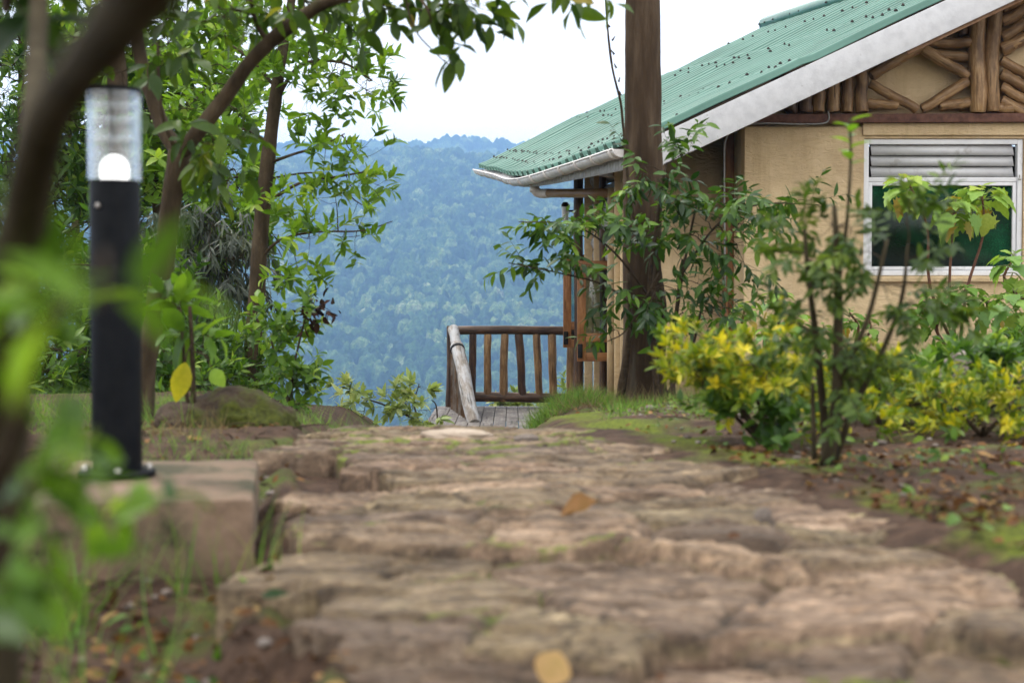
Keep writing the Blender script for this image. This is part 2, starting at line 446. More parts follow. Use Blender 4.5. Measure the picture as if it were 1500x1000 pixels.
def gz(x, y, fine=True):
    x, y = np.asarray(x, float), np.asarray(y, float)
    z = zc(y)
    wr = sst(-.5, 1.2, x) ; z = z * (1 - wr) + zr(y) * wr
    z = z + sst(1.3, 3.6, x) * (.2 * sst(4.5, 8, y) + .16 * sst(8, 11, y)) * (1 - sst(14, 20, y))
    wl = np.maximum(sst(-.75, -1.6, x), np.where(y < 5, sst(xl(y) + .03, xl(y) - .1, x) * (1 - sst(3.9, 4.8, y)), 0))
    wl = np.where(x < xl(y) + .1, np.maximum(wl, sst(-.75, -1.6, x)), sst(-.75, -1.6, x) * (x < 0))
    z = z * (1 - wl) + zl(y) * wl
    z = z + .17 * np.exp(-((x - .38) / .26) ** 2 - ((y - 9.3) / .9) ** 2)
    near = 1 - sst(20, 60, y)
    z = z + near * (.05 * fbm(x * .9, y * .9, 3) + .022 * fbm(x * 5, y * 5, 9) * (1 if fine else 0))
    # bed for the paving
    ins = sst(xl(y) - .03, xl(y) + .05, x) * (1 - sst(xr(y) - .1, xr(y) + .03, x)) * (y < 15)
    z = z * (1 - ins) + (zc(y) - .012 - .045 * (1 - sst(xr(y) - .34, xr(y) - .12, x)) - .024 * (y < 2.5) - .03 * (y < 1.95)) * ins
    z = z - .02 * sst(2.55, 2.4, y) * (1 - ins)
    return z
def gp(x, y): return Vector((x, y, float(gz(np.array([x]), np.array([y]))[0])))
def gat(px, d): # ground point below a picture column at a distance
    x = (px - 750) / F * d
    return gp(x, d)

xs = np.concatenate([-np.geomspace(1400, 3.3, 40), np.arange(-3.2, 3.6, .026), np.geomspace(3.7, 1400, 40)])
ys = np.concatenate([np.linspace(-40, .4, 12), np.arange(.6, 7, .026), np.arange(7, 22, .1), np.geomspace(22.3, 900, 50)])
X, Y = np.meshgrid(xs, ys); Z = gz(X, Y)
t = NT('soil'); v = t.coords((1, 1, 1), False)
n1 = t.noise(v, 18, 8, .7); n2 = t.noise(v, 2.2, 5, .6); n3 = t.noise(v, 70, 4, .6)
c = t.ramp(n1, [(.3, (.022, .013, .009)), (.5, (.06, .036, .024)), (.68, (.115, .07, .047)), (.8, (.19, .125, .09))])
c = t.mix(t.ramp(n2, [(.52, (0, 0, 0)), (.66, (.75, .75, .75))]), c, t.ramp(n3, [(.3, (.025, .05, .008)), (.7, (.12, .17, .02))]))
sep = t.new('SeparateXYZ', Vector=v).outputs
far = t.new('MapRange', i0=sep[1], i1=18., i2=26.).outputs[0]
ma = t.new('Math', _operation='ADD', i0=n2, i1=t.attr('moss')).outputs[0]
c = t.mix(t.ramp(ma, [(.84, (0, 0, 0)), (1, (.85, .85, .85))]), c, t.ramp(n3, [(.3, (.03, .045, .005)), (.7, (.15, .18, .015))]))
c = t.mix(far, c, (.035, .07, .02))
M['soil'] = t.done(t.princ(c, .92, t.bump(t.mix(.5, n1, n3), .9, .02), .15))
g = mesh_np('ground', np.stack([X, Y, Z], -1), grid_quads(len(ys), len(xs)), None, M['soil'], None, True, {'moss': np.where(Y < 8, .5 * np.exp(-((X - xr(Y) - .12) / .2) ** 2) * (Y > 2.2), 0)})
tag(g, 'dark brown garden soil falling away towards the valley', 'ground', kind='structure')

# ------------------------------------------------------------------ paving
rng = np.random.default_rng(11)
sx, sy = [], []
yy = .9
while yy < 16:
    st = .2 if yy < 6 else .4
    xx = -1.6 + rng.random() * .2
    while xx < 1.6:
        sx.append(xx + rng.normal() * .07); sy.append(yy + rng.normal() * .065); xx += rng.uniform(.15, .44)
    yy += st * rng.uniform(.75, 1.2)
SX, SY = np.array(sx), np.array(sy)
inside = (SX > xl(SY) + .05) & (SX < xr(SY) - .05)
SH = rng.normal(0, .0045, len(SX)); TX = rng.normal(0, .022, len(SX)); TY = rng.normal(0, .014, len(SX)); SV = rng.random(len(SX))
SH -= .024 * (SY < 2.5) + .03 * (SY < 1.95)
px_ = np.arange(-1.15, 1.25, .0065)
py_ = np.concatenate([np.arange(1.25, 5.6, .0065), np.arange(5.6, 15, .035)])
X, Y = np.meshgrid(px_, py_)
wx = X + .035 * fbm(X * 5, Y * 5, 21) + .012 * fbm(X * 22, Y * 22, 25); wy = Y + .035 * fbm(X * 5, Y * 5, 31) + .012 * fbm(X * 22, Y * 22, 35)
shp = X.shape; xf, yf = wx.ravel(), wy.ravel()
f1 = np.full(xf.size, 9.); f2 = np.full(xf.size, 9.); i1 = np.zeros(xf.size, int)
for k in range(len(SX)):
    sel = np.nonzero(np.abs(yf - SY[k]) < 1.0)[0]
    d = np.hypot(xf[sel] - SX[k], (yf[sel] - SY[k]) * 1.25)
    a = d < f1[sel]; f2[sel] = np.where(a, f1[sel], np.minimum(f2[sel], d)); i1[sel] = np.where(a, k, i1[sel]); f1[sel] = np.where(a, d, f1[sel])
edge = (f2 - f1).reshape(shp); i1 = i1.reshape(shp)
zz = zc(Y) + SH[i1] + TX[i1] * (X - SX[i1]) + TY[i1] * (Y - SY[i1])
zz += .005 * fbm(X * 7, Y * 9, 41) + .006 * fbm(X * 28, Y * 40, 43, 3) - .012 * sst(.12, .3, fbm(X * 11, Y * 24, 47, 4))
lay = fbm(X * 3.2, Y * 6, 51, 5) * 7; zz += .011 * (np.floor(lay) / 5 + sst(.82, 1, lay - np.floor(lay)) / 5) # split layers of slate-like stone
ck = np.minimum(np.abs(fbm(X * 4, Y * 7, 141, 4)), np.abs(fbm(X * 9 + 3, Y * 15, 151, 3)) * 1.3)
crk = (1 - sst(.0, .045, ck)) * sst(.35, .6, vnoise(X * 3, Y * 4, 161)) * .8
jt = 1 - sst(.002, .022, edge)
zz -= .006 * crk
zz -= .011 * jt * (.2 + 1.6 * vnoise(X * 4, Y * 4, 77))
gzs = gz(X, Y)
inm = inside[i1] & ((X > xl(Y) - .04 + .05 * fbm(X * 8, Y * 8, 57, 3)) | (Y > 2.1))
zz = np.where(inm, zz, np.minimum(zz - .25, gzs - .06))
t = NT('flagstone'); v = t.coords((1, 1, 1), False); vs = t.coords((.7, 1.6, 3), False)
n1 = t.noise(vs, 6, 9, .68, .6); n2 = t.noise(v, 45, 6, .7); n3 = t.noise(v, 3.1, 6, .65); n4 = t.noise(v, 16, 6, .7)
c = t.ramp(n1, [(.3, (.036, .027, .019)), (.43, (.12, .088, .062)), (.55, (.205, .155, .113)), (.66, (.33, .26, .195)), (.76, (.5, .42, .33))])
c = t.mix(.75, c, t.ramp(t.attr('var'), [(0, (.5, .47, .45)), (.3, (.85, .76, .68)), (.5, (.95, .97, .7)), (.75, (1.15, 1.0, .92)), (1, (1.6, 1.45, 1.25))]), 'MULTIPLY')
c = t.mix(t.ramp(n2, [(.38, (.55, .55, .55)), (.6, (0, 0, 0))]), c, (.07, .043, .03))
c = t.mix(t.ramp(n4, [(.6, (0, 0, 0)), (.75, (.5, .5, .5))]), c, (.36, .28, .225))
n5 = t.noise(t.coords((.6, 1.8, 1), False), 24, 6, .75)
c = t.mix(1, c, t.ramp(n5, [(.34, (.32, .3, .28)), (.46, (.85, .84, .82)), (.56, (1.05, 1.03, 1.0)), (.68, (1.55, 1.5, 1.42))]), 'MULTIPLY')
c = t.mix(t.attr('joint'), c, (.03, .021, .014))
mossf = t.new('Math', _operation='ADD', i0=n3, i1=t.attr('moss')).outputs[0]
c = t.mix(t.ramp(mossf, [(.62, (0, 0, 0)), (.76, (.85, .85, .85))]), c, t.ramp(n2, [(.3, (.035, .05, .006)), (.7, (.17, .21, .018))]))
M['flagstone'] = t.done(t.princ(c, .8, t.bump(t.mix(.4, n1, n2), .75, .012), .3))
mp_ = (1 - sst(.0, .07, edge)) * sst(.35, .65, vnoise(X * 2.3, Y * 2.3, 181))
moss = .3 * mp_ + .2 * sst(.15, -.05, xr(Y) - X) + .05 * sst(0, .25, X) * sst(3, 4.5, Y) - .05
sl_y, sl_x = np.gradient(zz); flat_ = 1 - sst(.0045, .010, np.hypot(sl_y, sl_x)); crk = crk * flat_; jt = jt * flat_
moss = moss - .25 * (1 - flat_)
p = mesh_np('path', np.stack([X, Y, zz], -1), grid_quads(*shp), None, M['flagstone'], None, True, {'var': SV[i1], 'moss': moss, 'joint': np.clip(flat_ * (1 - sst(.0, .02, edge)) * (.55 + .8 * vnoise(X * 5, Y * 5, 171)) + 1.1 * crk, 0, 1)})
tag(p, 'uneven brown flagstone path with mossy joints', 'path', kind='structure')

# ------------------------------------------------------------------ far hills
def canopy(X, Y, cell, seed, hmul=1.):
    best = np.full(X.shape, -1.); var = np.zeros(X.shape)
    ix, iy = np.floor(X / cell), np.floor(Y / cell)
    for dx in (-1, 0, 1):
        for dy in (-1, 0, 1):
            cx, cy = ix + dx, iy + dy
            sxx = (cx + hash2(cx, cy, seed)) * cell; syy = (cy + hash2(cx, cy, seed + 1)) * cell
            r = cell * (.45 + .6 * hash2(cx, cy, seed + 2) ** 1.5)
            q = 1 - ((X - sxx) ** 2 + (Y - syy) ** 2) / r ** 2
            h = np.where(q > 0, (np.sqrt(np.maximum(q, 0)) * 1.15 * r + 9 * hash2(cx, cy, seed + 3)) * hmul, -1)
            a = h > best; best = np.where(a, h, best); var = np.where(a, hash2(cx, cy, seed + 4), var)
    return np.maximum(best, 0), var
def hillz(X, Y):
    z = -185 + (Y - 800) * .316 + 26 * fbm(X / 260, Y / 420, 61, 4) + 9 * fbm(X / 70, Y / 90, 66, 3)
    crest = 1900 + 120 * fbm(X / 330, X * 0, 71, 3) + .08 * X
    z = np.where(Y > crest, z - (Y - crest) * .55, z)
    return z
def fhillz(X, Y):
    crest = 2720 + 90 * fbm(X / 500, X * 0, 81, 3)
    top = 270 - .006 * X + 12 * fbm(X / 140, X * 0, 85, 4)
    return top - np.abs(Y - crest) * .42 + 6 * fbm(X / 60, Y / 60, 88, 3)
t = NT('forest_canopy'); v = t.coords((1, 1, 1), False)
c = t.ramp(t.attr('var'), [(0, (.008, .02, .008)), (.3, (.02, .05, .018)), (.6, (.055, .11, .032)), (.85, (.14, .2, .06)), (1, (.3, .32, .18))])  # gaps between crowns keep the lowest tone, shade put into the colour
nn = t.noise(v, .35, 5, .7)
c = t.mix(1, c, t.ramp(nn, [(.35, (.25, .25, .25)), (.65, (1.4, 1.4, 1.4))]), 'MULTIPLY')
M['forest'] = t.done(t.princ(c, .85, t.bump(nn, .8, 3.0), .15))
M['hill'] = noisy('hill_soil', [(.3, (.012, .03, .01)), (.7, (.035, .06, .02))], .05, bump=.1)
def sheet(name, xs, ys, zf, cell, seed, label):
    X, Y = np.meshgrid(xs, ys)
    X = X + .5 * fbm(X * .9, Y * .9, 5, 2); Y = Y + .5 * fbm(X * .9, Y * .9, 6, 2)
    b = zf(X, Y); c1, v1 = canopy(X + 4 * fbm(X / 9, Y / 9, 91, 2), Y, cell, seed); c2, _ = canopy(X, Y, cell * .33, seed + 20)
    z = b + c1 + c2 * .55 + 1.2 * fbm(X / 3, Y / 3, 95, 2)
    o = mesh_np(name, np.stack([X, Y, z], -1), grid_quads(len(ys), len(xs)), None, M['forest'], None, True, {'var': v1 * .75 + .25 * hash2(np.floor(X / 3.), np.floor(Y / 3.), 7)})
    return tag(o, label, 'forest', kind='stuff')
sheet('forest', np.arange(-780, 260, 1.5), np.arange(1010, 2060, 1.9), hillz, 8.2, 100, 'dense blue green forest covering the hill across the valley')
sheet('forest', np.arange(-1150, 420, 3.), np.arange(2380, 2840, 4.), fhillz, 14, 300, 'pale forested ridge farthest away under the white sky')
def hillobj(xs, ys, zf, drop, label):
    X, Y = np.meshgrid(xs, ys)
    z = zf(X, Y) - drop
    z = np.where(Y < 800, np.minimum(z, -225 + 0 * Y), z)
    tag(mesh_np('hill', np.stack([X, Y, z], -1), grid_quads(len(ys), len(xs)), None, M['hill']), label, 'hill', kind='structure')
hillobj(np.linspace(-2400, 2400, 120), np.linspace(780, 2500, 90), hillz, 4, 'hill slope under the forest across the valley')
hillobj(np.linspace(-2500, 2500, 120), np.linspace(2100, 3350, 60), fhillz, 6, 'far hill under the pale ridge forest')
# ------------------------------------------------------------------ more materials
M['log'] = wood('log_varnished', (.1, .05, .021), (.32, .185, .082), (.55, .37, .2), rough=.45)
M['log_dark'] = wood('log_dark', (.03, .015, .009), (.1, .052, .027), (.2, .115, .065), rough=.45)
M['log_silver'] = wood('log_silver', (.1, .075, .055), (.27, .24, .21), (.42, .4, .38), grey=(.36, .36, .37), rough=.8)
M['plank_warm'] = wood('plank_warm', (.06, .03, .015), (.2, .115, .06), (.36, .24, .15), grey=(.28, .25, .22), rough=.75)
M['deck'] = wood('deck_board', (.06, .05, .045), (.17, .15, .135), (.27, .25, .23), rough=.7)
M['casement'] = wood('casement_wood', (.16, .06, .02), (.36, .16, .055), (.5, .26, .1), rough=.4, gscale=24)
M['post_orange'] = wood('post_orange', (.1, .038, .014), (.25, .11, .04), (.38, .2, .08), rough=.5)
M['plate'] = noisy('plate_red', [(.3, (.06, .026, .018)), (.7, (.16, .075, .052))], 14, (.3, 1, 1), bump=.3)
# trowelled plaster
t = NT('plaster'); v = t.coords((1, 1, 1), False)
n1 = t.noise(v, 3, 6, .6); n2 = t.noise(t.coords((1, 1, 2.2), False), 9, 5, .6, 1.5); n3 = t.noise(v, 1.2, 4, .6)
c = t.ramp(n1, [(.3, (.53, .39, .225)), (.55, (.63, .475, .285)), (.75, (.7, .54, .345))])
c = t.mix(t.ramp(n3, [(.5, (0, 0, 0)), (.72, (.45, .45, .45))]), c, (.34, .24, .15))
sk = t.noise(t.coords((7, 7, .45), False), 1.6, 5, .6)
c = t.mix(1, c, t.ramp(sk, [(.28, (.86, .84, .81)), (.48, (1, 1, 1))]), 'MULTIPLY')
M['plaster'] = t.done(t.princ(c, .85, t.bump(t.ramp(n2, [(.4, (0, 0, 0)), (.56, (1, 1, 1))]), .5, .012), .2))
M['white_paint'] = noisy('white_paint', [(.3, (.47, .47, .49)), (.55, (.56, .56, .58)), (.8, (.6, .6, .62))], 9, (1, 1, 1), bump=.25, bscale=40, rough=.6, dirt=((.2, .19, .18), .66, .76), dscale=14)
M['white_metal'] = noisy('white_metal', [(.3, (.62, .62, .64)), (.7, (.76, .76, .78))], 5, bump=.08, rough=.45, dirt=((.4, .38, .36), .6, .8), dscale=6)
M['gutter'] = noisy('gutter_pvc', [(.3, (.58, .53, .51)), (.6, (.74, .7, .68)), (.8, (.8, .78, .77))], 6, (1, 1, 1), bump=.08, rough=.4, dirt=((.3, .24, .2), .55, .78), dscale=5)
M['pipe_tan'] = noisy('pipe_tan', [(.3, (.25, .14, .065)), (.7, (.36, .215, .105))], 4, bump=.05, rough=.4)
M['pipe_beige'] = noisy('pipe_beige', [(.3, (.42, .29, .15)), (.7, (.54, .39, .22))], 4, bump=.05, rough=.5, dirt=((.3, .2, .11), .58, .75), dscale=5)
t = NT('green_sheet'); v = t.coords((1, 1, 1), False)
n1 = t.noise(v, 1.1, 6, .6); n2 = t.noise(v, 26, 5, .7)
c = t.ramp(n1, [(.3, (.032, .105, .078)), (.5, (.05, .145, .11)), (.75, (.08, .19, .15))])
c = t.mix(t.ramp(n2, [(.6, (0, 0, 0)), (.78, (.4, .4, .4))]), c, (.12, .2, .165))
M['roof'] = t.done(t.princ(c, .32, t.bump(n2, .06, .005), .5))
M['shade_dark'] = noisy('interior_shade', [(.3, (.012, .009, .007)), (.7, (.03, .022, .017))], 5)  # near-black colour stands in for shade inside the openings
M['soffit'] = noisy('soffit_wood', [(.3, (.04, .024, .015)), (.7, (.11, .07, .045))], 8, (1, .2, 1))
M['black_rust'] = noisy('fastener_black', [(.3, (.01, .01, .012)), (.7, (.04, .035, .03))], 40)
M['cable'] = noisy('cable_grey', [(.3, (.16, .155, .15)), (.7, (.3, .29, .28))], 30, rough=.5)
M['iron'] = noisy('black_iron', [(.3, (.01, .01, .01)), (.7, (.03, .028, .026))], 30, rough=.5, metal=.6)
M['steel'] = noisy('dull_steel', [(.3, (.3, .28, .26)), (.7, (.5, .48, .45))], 40, rough=.35, metal=.9)
M['mesh_board'] = noisy('board_thin', [(.3, (.2, .11, .06)), (.7, (.36, .21, .125))], 12, bump=.2)
M['black_post'] = noisy('black_post', [(.3, (.005, .006, .008)), (.7, (.01, .011, .013))], 30, bump=.05, rough=.5, spec=.07, dirt=((.02, .022, .02), .6, .85), dscale=5)
M['concrete'] = noisy('plinth_concrete', [(.28, (.085, .055, .036)), (.5, (.2, .135, .092)), (.72, (.3, .21, .15))], 9, bump=.7, bdist=.008, rough=.9, dirt=((.05, .045, .022), .44, .6), dscale=4.5)
t = NT('rock_mossy'); v = t.coords((1, 1, 1), False)
n1 = t.noise(v, 7, 8, .65); n2 = t.noise(v, 3.5, 6, .65); n3 = t.noise(v, 60, 4, .6)
c = t.ramp(n1, [(.3, (.02, .014, .01)), (.5, (.06, .042, .03)), (.7, (.13, .1, .075))])
c = t.mix(t.ramp(n2, [(.46, (0, 0, 0)), (.56, (.9, .9, .9))]), c, t.ramp(n3, [(.3, (.018, .024, .004)), (.7, (.075, .09, .01))]))
M['rock_mossy'] = t.done(t.princ(c, .9, t.bump(t.mix(.5, n1, n3), .9, .02), .15))
M['rock_grey'] = noisy('rock_grey', [(.3, (.07, .055, .045)), (.5, (.17, .14, .12)), (.7, (.3, .26, .235))], 8, bump=.9, bdist=.02, rough=.9, dirt=((.06, .06, .02), .58, .7), dscale=4)
def clear(name, tint, refl=.12, frost=0, rough=.02):
    t = NT(name)
    tr = t.new('BsdfTransparent', Color=tint).outputs[0]
    gl = t.new('BsdfGlossy', Color=(1, 1, 1), Roughness=rough).outputs[0]
    fr = t.new('LayerWeight', Blend=.35).outputs['Facing']
    f = t.new('Math', _operation='MULTIPLY_ADD', i0=fr, i1=.4, i2=refl).outputs[0]
    sh = t.new('MixShader', i0=f, i1=tr, i2=gl).outputs[0]
    if frost:
        df = t.new('BsdfDiffuse', Color=(.8, .82, .85)).outputs[0]
        sh = t.new('MixShader', i0=frost, i1=sh, i2=df).outputs[0]
    return t.done(sh)
M['lamp_glass'] = clear('lamp_glass', (.95, .97, .98), .03, .02)
M['louvre_glass'] = clear('louvre_ring', (.85, .88, .92), .08, .14)
M['pane_glass'] = clear('pane_glass', (.6, .68, .64), .02)
t = NT('green_obscure_glass'); v = t.coords((1, 1, 1), False)
vo = t.new('TexVoronoi', Vector=v, Scale=70.0).outputs['Distance']
n1 = t.noise(v, 1.3, 3, .5)
c = t.ramp(n1, [(.42, (.003, .014, .006)), (.55, (.006, .06, .02)), (.7, (.012, .16, .06))])  # broad dark and bright greens paint reflection and glow into the pane
c = t.mix(t.ramp(vo, [(.1, (0, 0, 0)), (.6, (.6, .6, .6))]), c, (.003, .012, .006))
M['green_glass'] = t.done(t.princ(c, .22, t.bump(vo, .5, .004), .35))
t = NT('lit_bulb'); M['bulb'] = t.done(t.new('Emission', Color=(1, .985, .96), Strength=1.8).outputs[0])
t = NT('lamp_white'); M['lamp_white'] = t.done(t.princ((.75, .76, .78), .35))

def log(p0, p1, r, mat, parent, name='log', rough=.06, taper=.12, n=12, seg=9, bend=.25, flatz=1.0):
    """round timber, geometry along its own Z axis"""
    p0, p1 = Vector(p0), Vector(p1); L = (p1 - p0).length
    sd = random.random() * 90
    mb = MB(); k = seg
    t0 = random.uniform(-taper, taper)
    P = [Vector((bend * r * fbm(np.array([i * .5 + sd]), np.array([sd]), 1, 2)[0], bend * r * fbm(np.array([i * .5]), np.array([sd + 9]), 2, 2)[0], L * i / (k - 1))) for i in range(k)]
    P[0].x = P[0].y = 0
    R = [r * (1 + t0 * (i / (k - 1) - .5)) for i in range(k)]
    # rounded ends
    P = [P[0], P[0] + (P[1] - P[0]) * min(.3, r * .25 / max(P[1].length, .01))] + P[1:-1] + [P[-1] - (P[-1] - P[-2]) * .15, P[-1]]
    R = [R[0] * .86] + [R[0]] + R[1:-1] + [R[-1], R[-1] * .86]
    mb.tube(P, R, n, True, rough, int(sd), 1)
    q = (p1 - p0).to_track_quat('Z', 'Y')
    V = np.concatenate(mb.v)
    me_o = mesh_np(name, V, np.concatenate(mb.q), np.concatenate(mb.t), mat, None, True)
    me_o.data.set_sharp_from_angle(angle=math.radians(50))
    place(me_o, p0, q, parent)
    return me_o

def place(o, p, q, parent):
    o.rotation_mode = 'QUATERNION'
    MAT[o] = Matrix.Translation(p) @ q.to_matrix().to_4x4(); OFF[o] = Vector(p)
    if parent is not None:
        o.parent = parent
        o.matrix_basis = (MAT[parent].inverted() if parent in MAT else Matrix.Translation(-OFF[parent])) @ MAT[o]
    else: o.matrix_basis = MAT[o]

def board(p0, p1, w, h, mat, parent, name, up=(0, 0, 1), bevel=.004):
    """sawn timber, grain along its own Z axis"""
    p0, p1 = Vector(p0), Vector(p1); d = (p1 - p0); L = d.length; d.normalize()
    x = d.cross(Vector(up)).normalized(); u = x.cross(d)
    q = Matrix((x, u, d)).transposed()
    if q.determinant() < 0: x = -x; q = Matrix((x, u, d)).transposed()
    mb = MB(); mb.obox((0, 0, L / 2), (w / 2, 0, 0), (0, h / 2, 0), (0, 0, L / 2))
    o = mb.build(name, mat, None, False, bevel=bevel)
    place(o, p0, q.to_quaternion(), parent)
    return o

# ------------------------------------------------------------------ the lodge
GY = 14.0
def gw(px, py, y=GY): return at(px, py, y)
base = gw(1090, 540)
house = thing('house', 'beige rendered house with green corrugated roof and log gable', 'house', (base.x, base.y, float(gz(np.array([base.x]), np.array([base.y]))[0])))
# gable wall with a window opening
x0, x1 = gw(1090, 400).x, 9.0
zt, zb = gw(1090, 186).z, -1.4
wx0, wx1 = gw(1265, 300).x, gw(1499, 300).x
wz1, wz0 = gw(1265, 203).z, gw(1265, 404).z
xsn, zsn = [x0, wx0, wx1, x1], [zb, wz0, wz1, zt]
mb = MB()
for yy, flip in ((GY, 0), (GY + .22, 1)):
    for i in range(3):
        for k in range(3):
            if i == 1 and k == 1: continue
            mb.add([(xsn[i], yy, zsn[k]), (xsn[i + 1], yy, zsn[k]), (xsn[i + 1], yy, zsn[k + 1]), (xsn[i], yy, zsn[k + 1])], [(0, 1, 2, 3) if not flip else (3, 2, 1, 0)])
def quad(mb, a, b, c, d): mb.add([a, b, c, d], [(0, 1, 2, 3)])
for (a, b) in (((wx0, wz0), (wx1, wz0)), ((wx1, wz0), (wx1, wz1)), ((wx1, wz1), (wx0, wz1)), ((wx0, wz1), (wx0, wz0)), ((x0, zb), (x0, zt)), ((x0, zt), (x1, zt)), ((x1, zt), (x1, zb))):
    quad(mb, (a[0], GY, a[1]), (b[0], GY, b[1]), (b[0], GY + .22, b[1]), (a[0], GY + .22, a[1]))
mb.box(x0 + .001, x0 + .2, GY + .221, GY + 1.0, zb, zt)                  # return of the pier
wall = mb.build('wall', M['plaster'], house, False)
# thicker lintel band over the window
mb = MB(); lx = gw(1262, 300).x
mb.box(lx, 9.0, GY - .035, GY - .002, gw(1300, 199).z, gw(1300, 174).z)
mb.build('lintel', M['plaster'], house, True, bevel=.015)
# set-back wall between pier and log side
E0 = at(941, 204, 13.2); mb = MB(); xq = x0 + .19; zq = lambda x: E0.z + .467 * (x - .8) - .17
V_ = [(1.15, -1.6), (xq, -1.6), (xq, zq(xq)), (1.15, zq(1.15))]
mb.add([(a, GY + 1.002, b) for a, b in V_] + [(a, GY + 1.2, b) for a, b in V_], [(0, 1, 2, 3), (7, 6, 5, 4), (0, 4, 5, 1), (1, 5, 6, 2), (2, 6, 7, 3), (3, 7, 4, 0)])
mb.build('wall', M['plaster'], house, False)
# upper gable infill
E0 = at(941, 204, 13.2); E1 = at(770, 257, 17.3); E2 = at(707, 244, 21.0)
R0 = Vector((5.75, 13.2, E0.z + .467 * (5.75 - E0.x))); R1 = at(1120, 38, 22.0)
zrf = lambda x: E0.z + .467 * (x - E0.x) - .09
mb = MB(); yi = GY + .09; zi = zt + .004
xa = E0.x + (zi + .09 - E0.z) / .467
mb.add([(xa, yi, zi), (R0.x, yi, zi), (R0.x, yi, zrf(R0.x)), (9.0, yi, zi)], [], [(0, 1, 2), (1, 3, 2)])
mb.build('gable_panel', M['plaster'], house, False)
board((gw(1040, 176).x, GY - .03, gw(1090, 176).z), (9.0, GY - .03, gw(1090, 172).z), .16, .085, M['plate'], house, 'wall_plate')
# logs in the gable
GL = GY - .06
def glog(x_0, y_0, x_1, y_1, wpx, m='log', dy=0.): log(gw(x_0, y_0, GL + dy), gw(x_1, y_1, GL + dy), wpx * .46 * GL / F, M[m], house, 'gable_log', rough=.1, bend=.35)
fz = lambda px: 204 + 8 - (px - 941) * .467 + 40 - 34   # roof underside row in the gable plane
for px in range(1095, 1262, 21):
    top = 170 - max(8, (px - 1075) * .445)
    glog(px + random.uniform(-2, 2), 165, px + random.uniform(-2, 2), top, 20 + random.uniform(-2.5, 2), 'log' if px > 1180 else 'log_dark', .03)
glog(1263, 165, 1261, 78, 20)
glog(1432, 165, 1431, -10, 26, 'log', -.02); glog(1454, 164, 1456, -20, 23, 'log', -.02)
glog(1345, 62, 1421, 62, 17); glog(1362, 80, 1422, 84, 16, 'log', .03)
glog(1276, 112, 1352, 68, 17, 'log'); glog(1275, 88, 1330, 76, 17, 'log_dark', .03)
glog(1350, 71, 1418, 112, 18); glog(1274, 122, 1344, 161, 16); glog(1350, 160, 1418, 121, 17); glog(1269, 151, 1314, 156, 16, 'log', .02); glog(1376, 157, 1420, 150, 17, 'log', .02)
for k in range(4): glog(1358 + k * 18, 52, 1358 + k * 18, 44 - k * 9, 17, 'log_dark', .03)
for k in range(5): glog(1467, 22 + k * 21 - 30, 1528, -14 + k * 21 - 30, 19, 'log', .01)
for k in range(4): glog(1466, 88 + k * 19.5, 1530, 126 + k * 19.5, 18, 'log', .012)
glog(1461, 158, 1484, 159, 15, 'log', -.01)
glog(1466, 72, 1530, 42, 18)
for k in range(4): glog(1545, 160, 1612, 120 - k * 22, 18, 'log', .012)
glog(1625, 165, 1624, -60, 24); glog(1650, 164, 1650, -60, 24)
# conduit and log post at the corner
mb = MB(); P = [gw(1062, 420, GY - .02), gw(1061, 250, GY - .02), gw(1063, 205, GY - .03), gw(1078, 188, GY - .1), gw(1110, 181, GY - .13), gw(1170, 182, GY - .13), gw(1205, 181, GY - .13), gw(1214, 175, GY - .13), gw(1213, 163, GY - .13)]
mb.tube(P, (.009, .009), 6, True, 0, 0, 5); mb.build('conduit', M['cable'], house)
log(gw(1069, 560, 14.72), gw(1069, 180, 14.72), .07, M['post_orange'], house, 'corner_post')
# window
wn_ = MB(); fw = .045
def frame(mb, x0, x1, z0, z1, y0, y1, w):
    mb.box(x0, x0 + w, y0, y1, z0, z1); mb.box(x1 - w, x1, y0, y1, z0, z1)
    mb.box(x0 + w, x1 - w, y0, y1, z0, z0 + w); mb.box(x0 + w, x1 - w, y0, y1, z1 - w, z1)
frame(wn_, wx0 + .004, wx1 - .004, wz0 + .004, wz1 - .004, GY + .02, GY + .1, .05)
win = wn_.build('window', M['white_metal'], house, False, bevel=.004)
zm = gw(1300, 266).z
mb = MB(); frame(mb, wx0 + .058, wx1 - .058, wz0 + .058, zm - .002, GY + .035, GY + .085, .035); mb.box(wx0 + .056, wx1 - .056, GY + .03, GY + .09, zm, zm + .045)
mb.build('sash', M['white_metal'], win, False, bevel=.003)
mb = MB(); mb.box(wx0 + .09, wx1 - .09, GY + .06, GY + .068, wz0 + .09, zm - .03); mb.build('pane', M['green_glass'], win, False)
mb = MB(); mb.box(wx0 + .09, wx1 - .09, GY + .1, GY + .14, zm + .03, wz1 - .05); mb.build('vent_shade_panel', M['shade_dark'], win, False)  # dark sheet painted as the shade behind the louvres
mb = MB(); n = 3; zz0, zz1 = zm + .05, wz1 - .058
for k in range(n):
    zc_ = zz0 + (k + .5) * (zz1 - zz0) / n; h = (zz1 - zz0) / n * .5
    mb.obox(((wx0 + wx1) / 2, GY + .062, zc_), ((wx1 - wx0) / 2 - .085, 0, 0), (0, .022, h * .93), (0, .004, .004))
mb.build('louvre', M['white_metal'], win, False)
mb = MB(); mb.lathe([(0, 0), (.014, .0), (.016, .012), (.007, .02), (.006, .05), (.0, .052)], (gw(1493, 264).x, GY - .01, gw(1493, 264).z)); mb.build('latch', M['steel'], win)
mb = MB(); mb.box(wx0 - .05, wx1 + .05, GY - .05, GY - .002, wz0 - .06, wz0 - .006); mb.build('sill', M['plaster'], house, True, bevel=.012)
# near-black panel painted as the unlit room behind the openings
mb = MB(); mb.box(x0 + .3, 8.8, GY + .9, GY + 1.0, zb, zt - .1); mb.build('interior_shade_panel', M['shade_dark'], house, False)

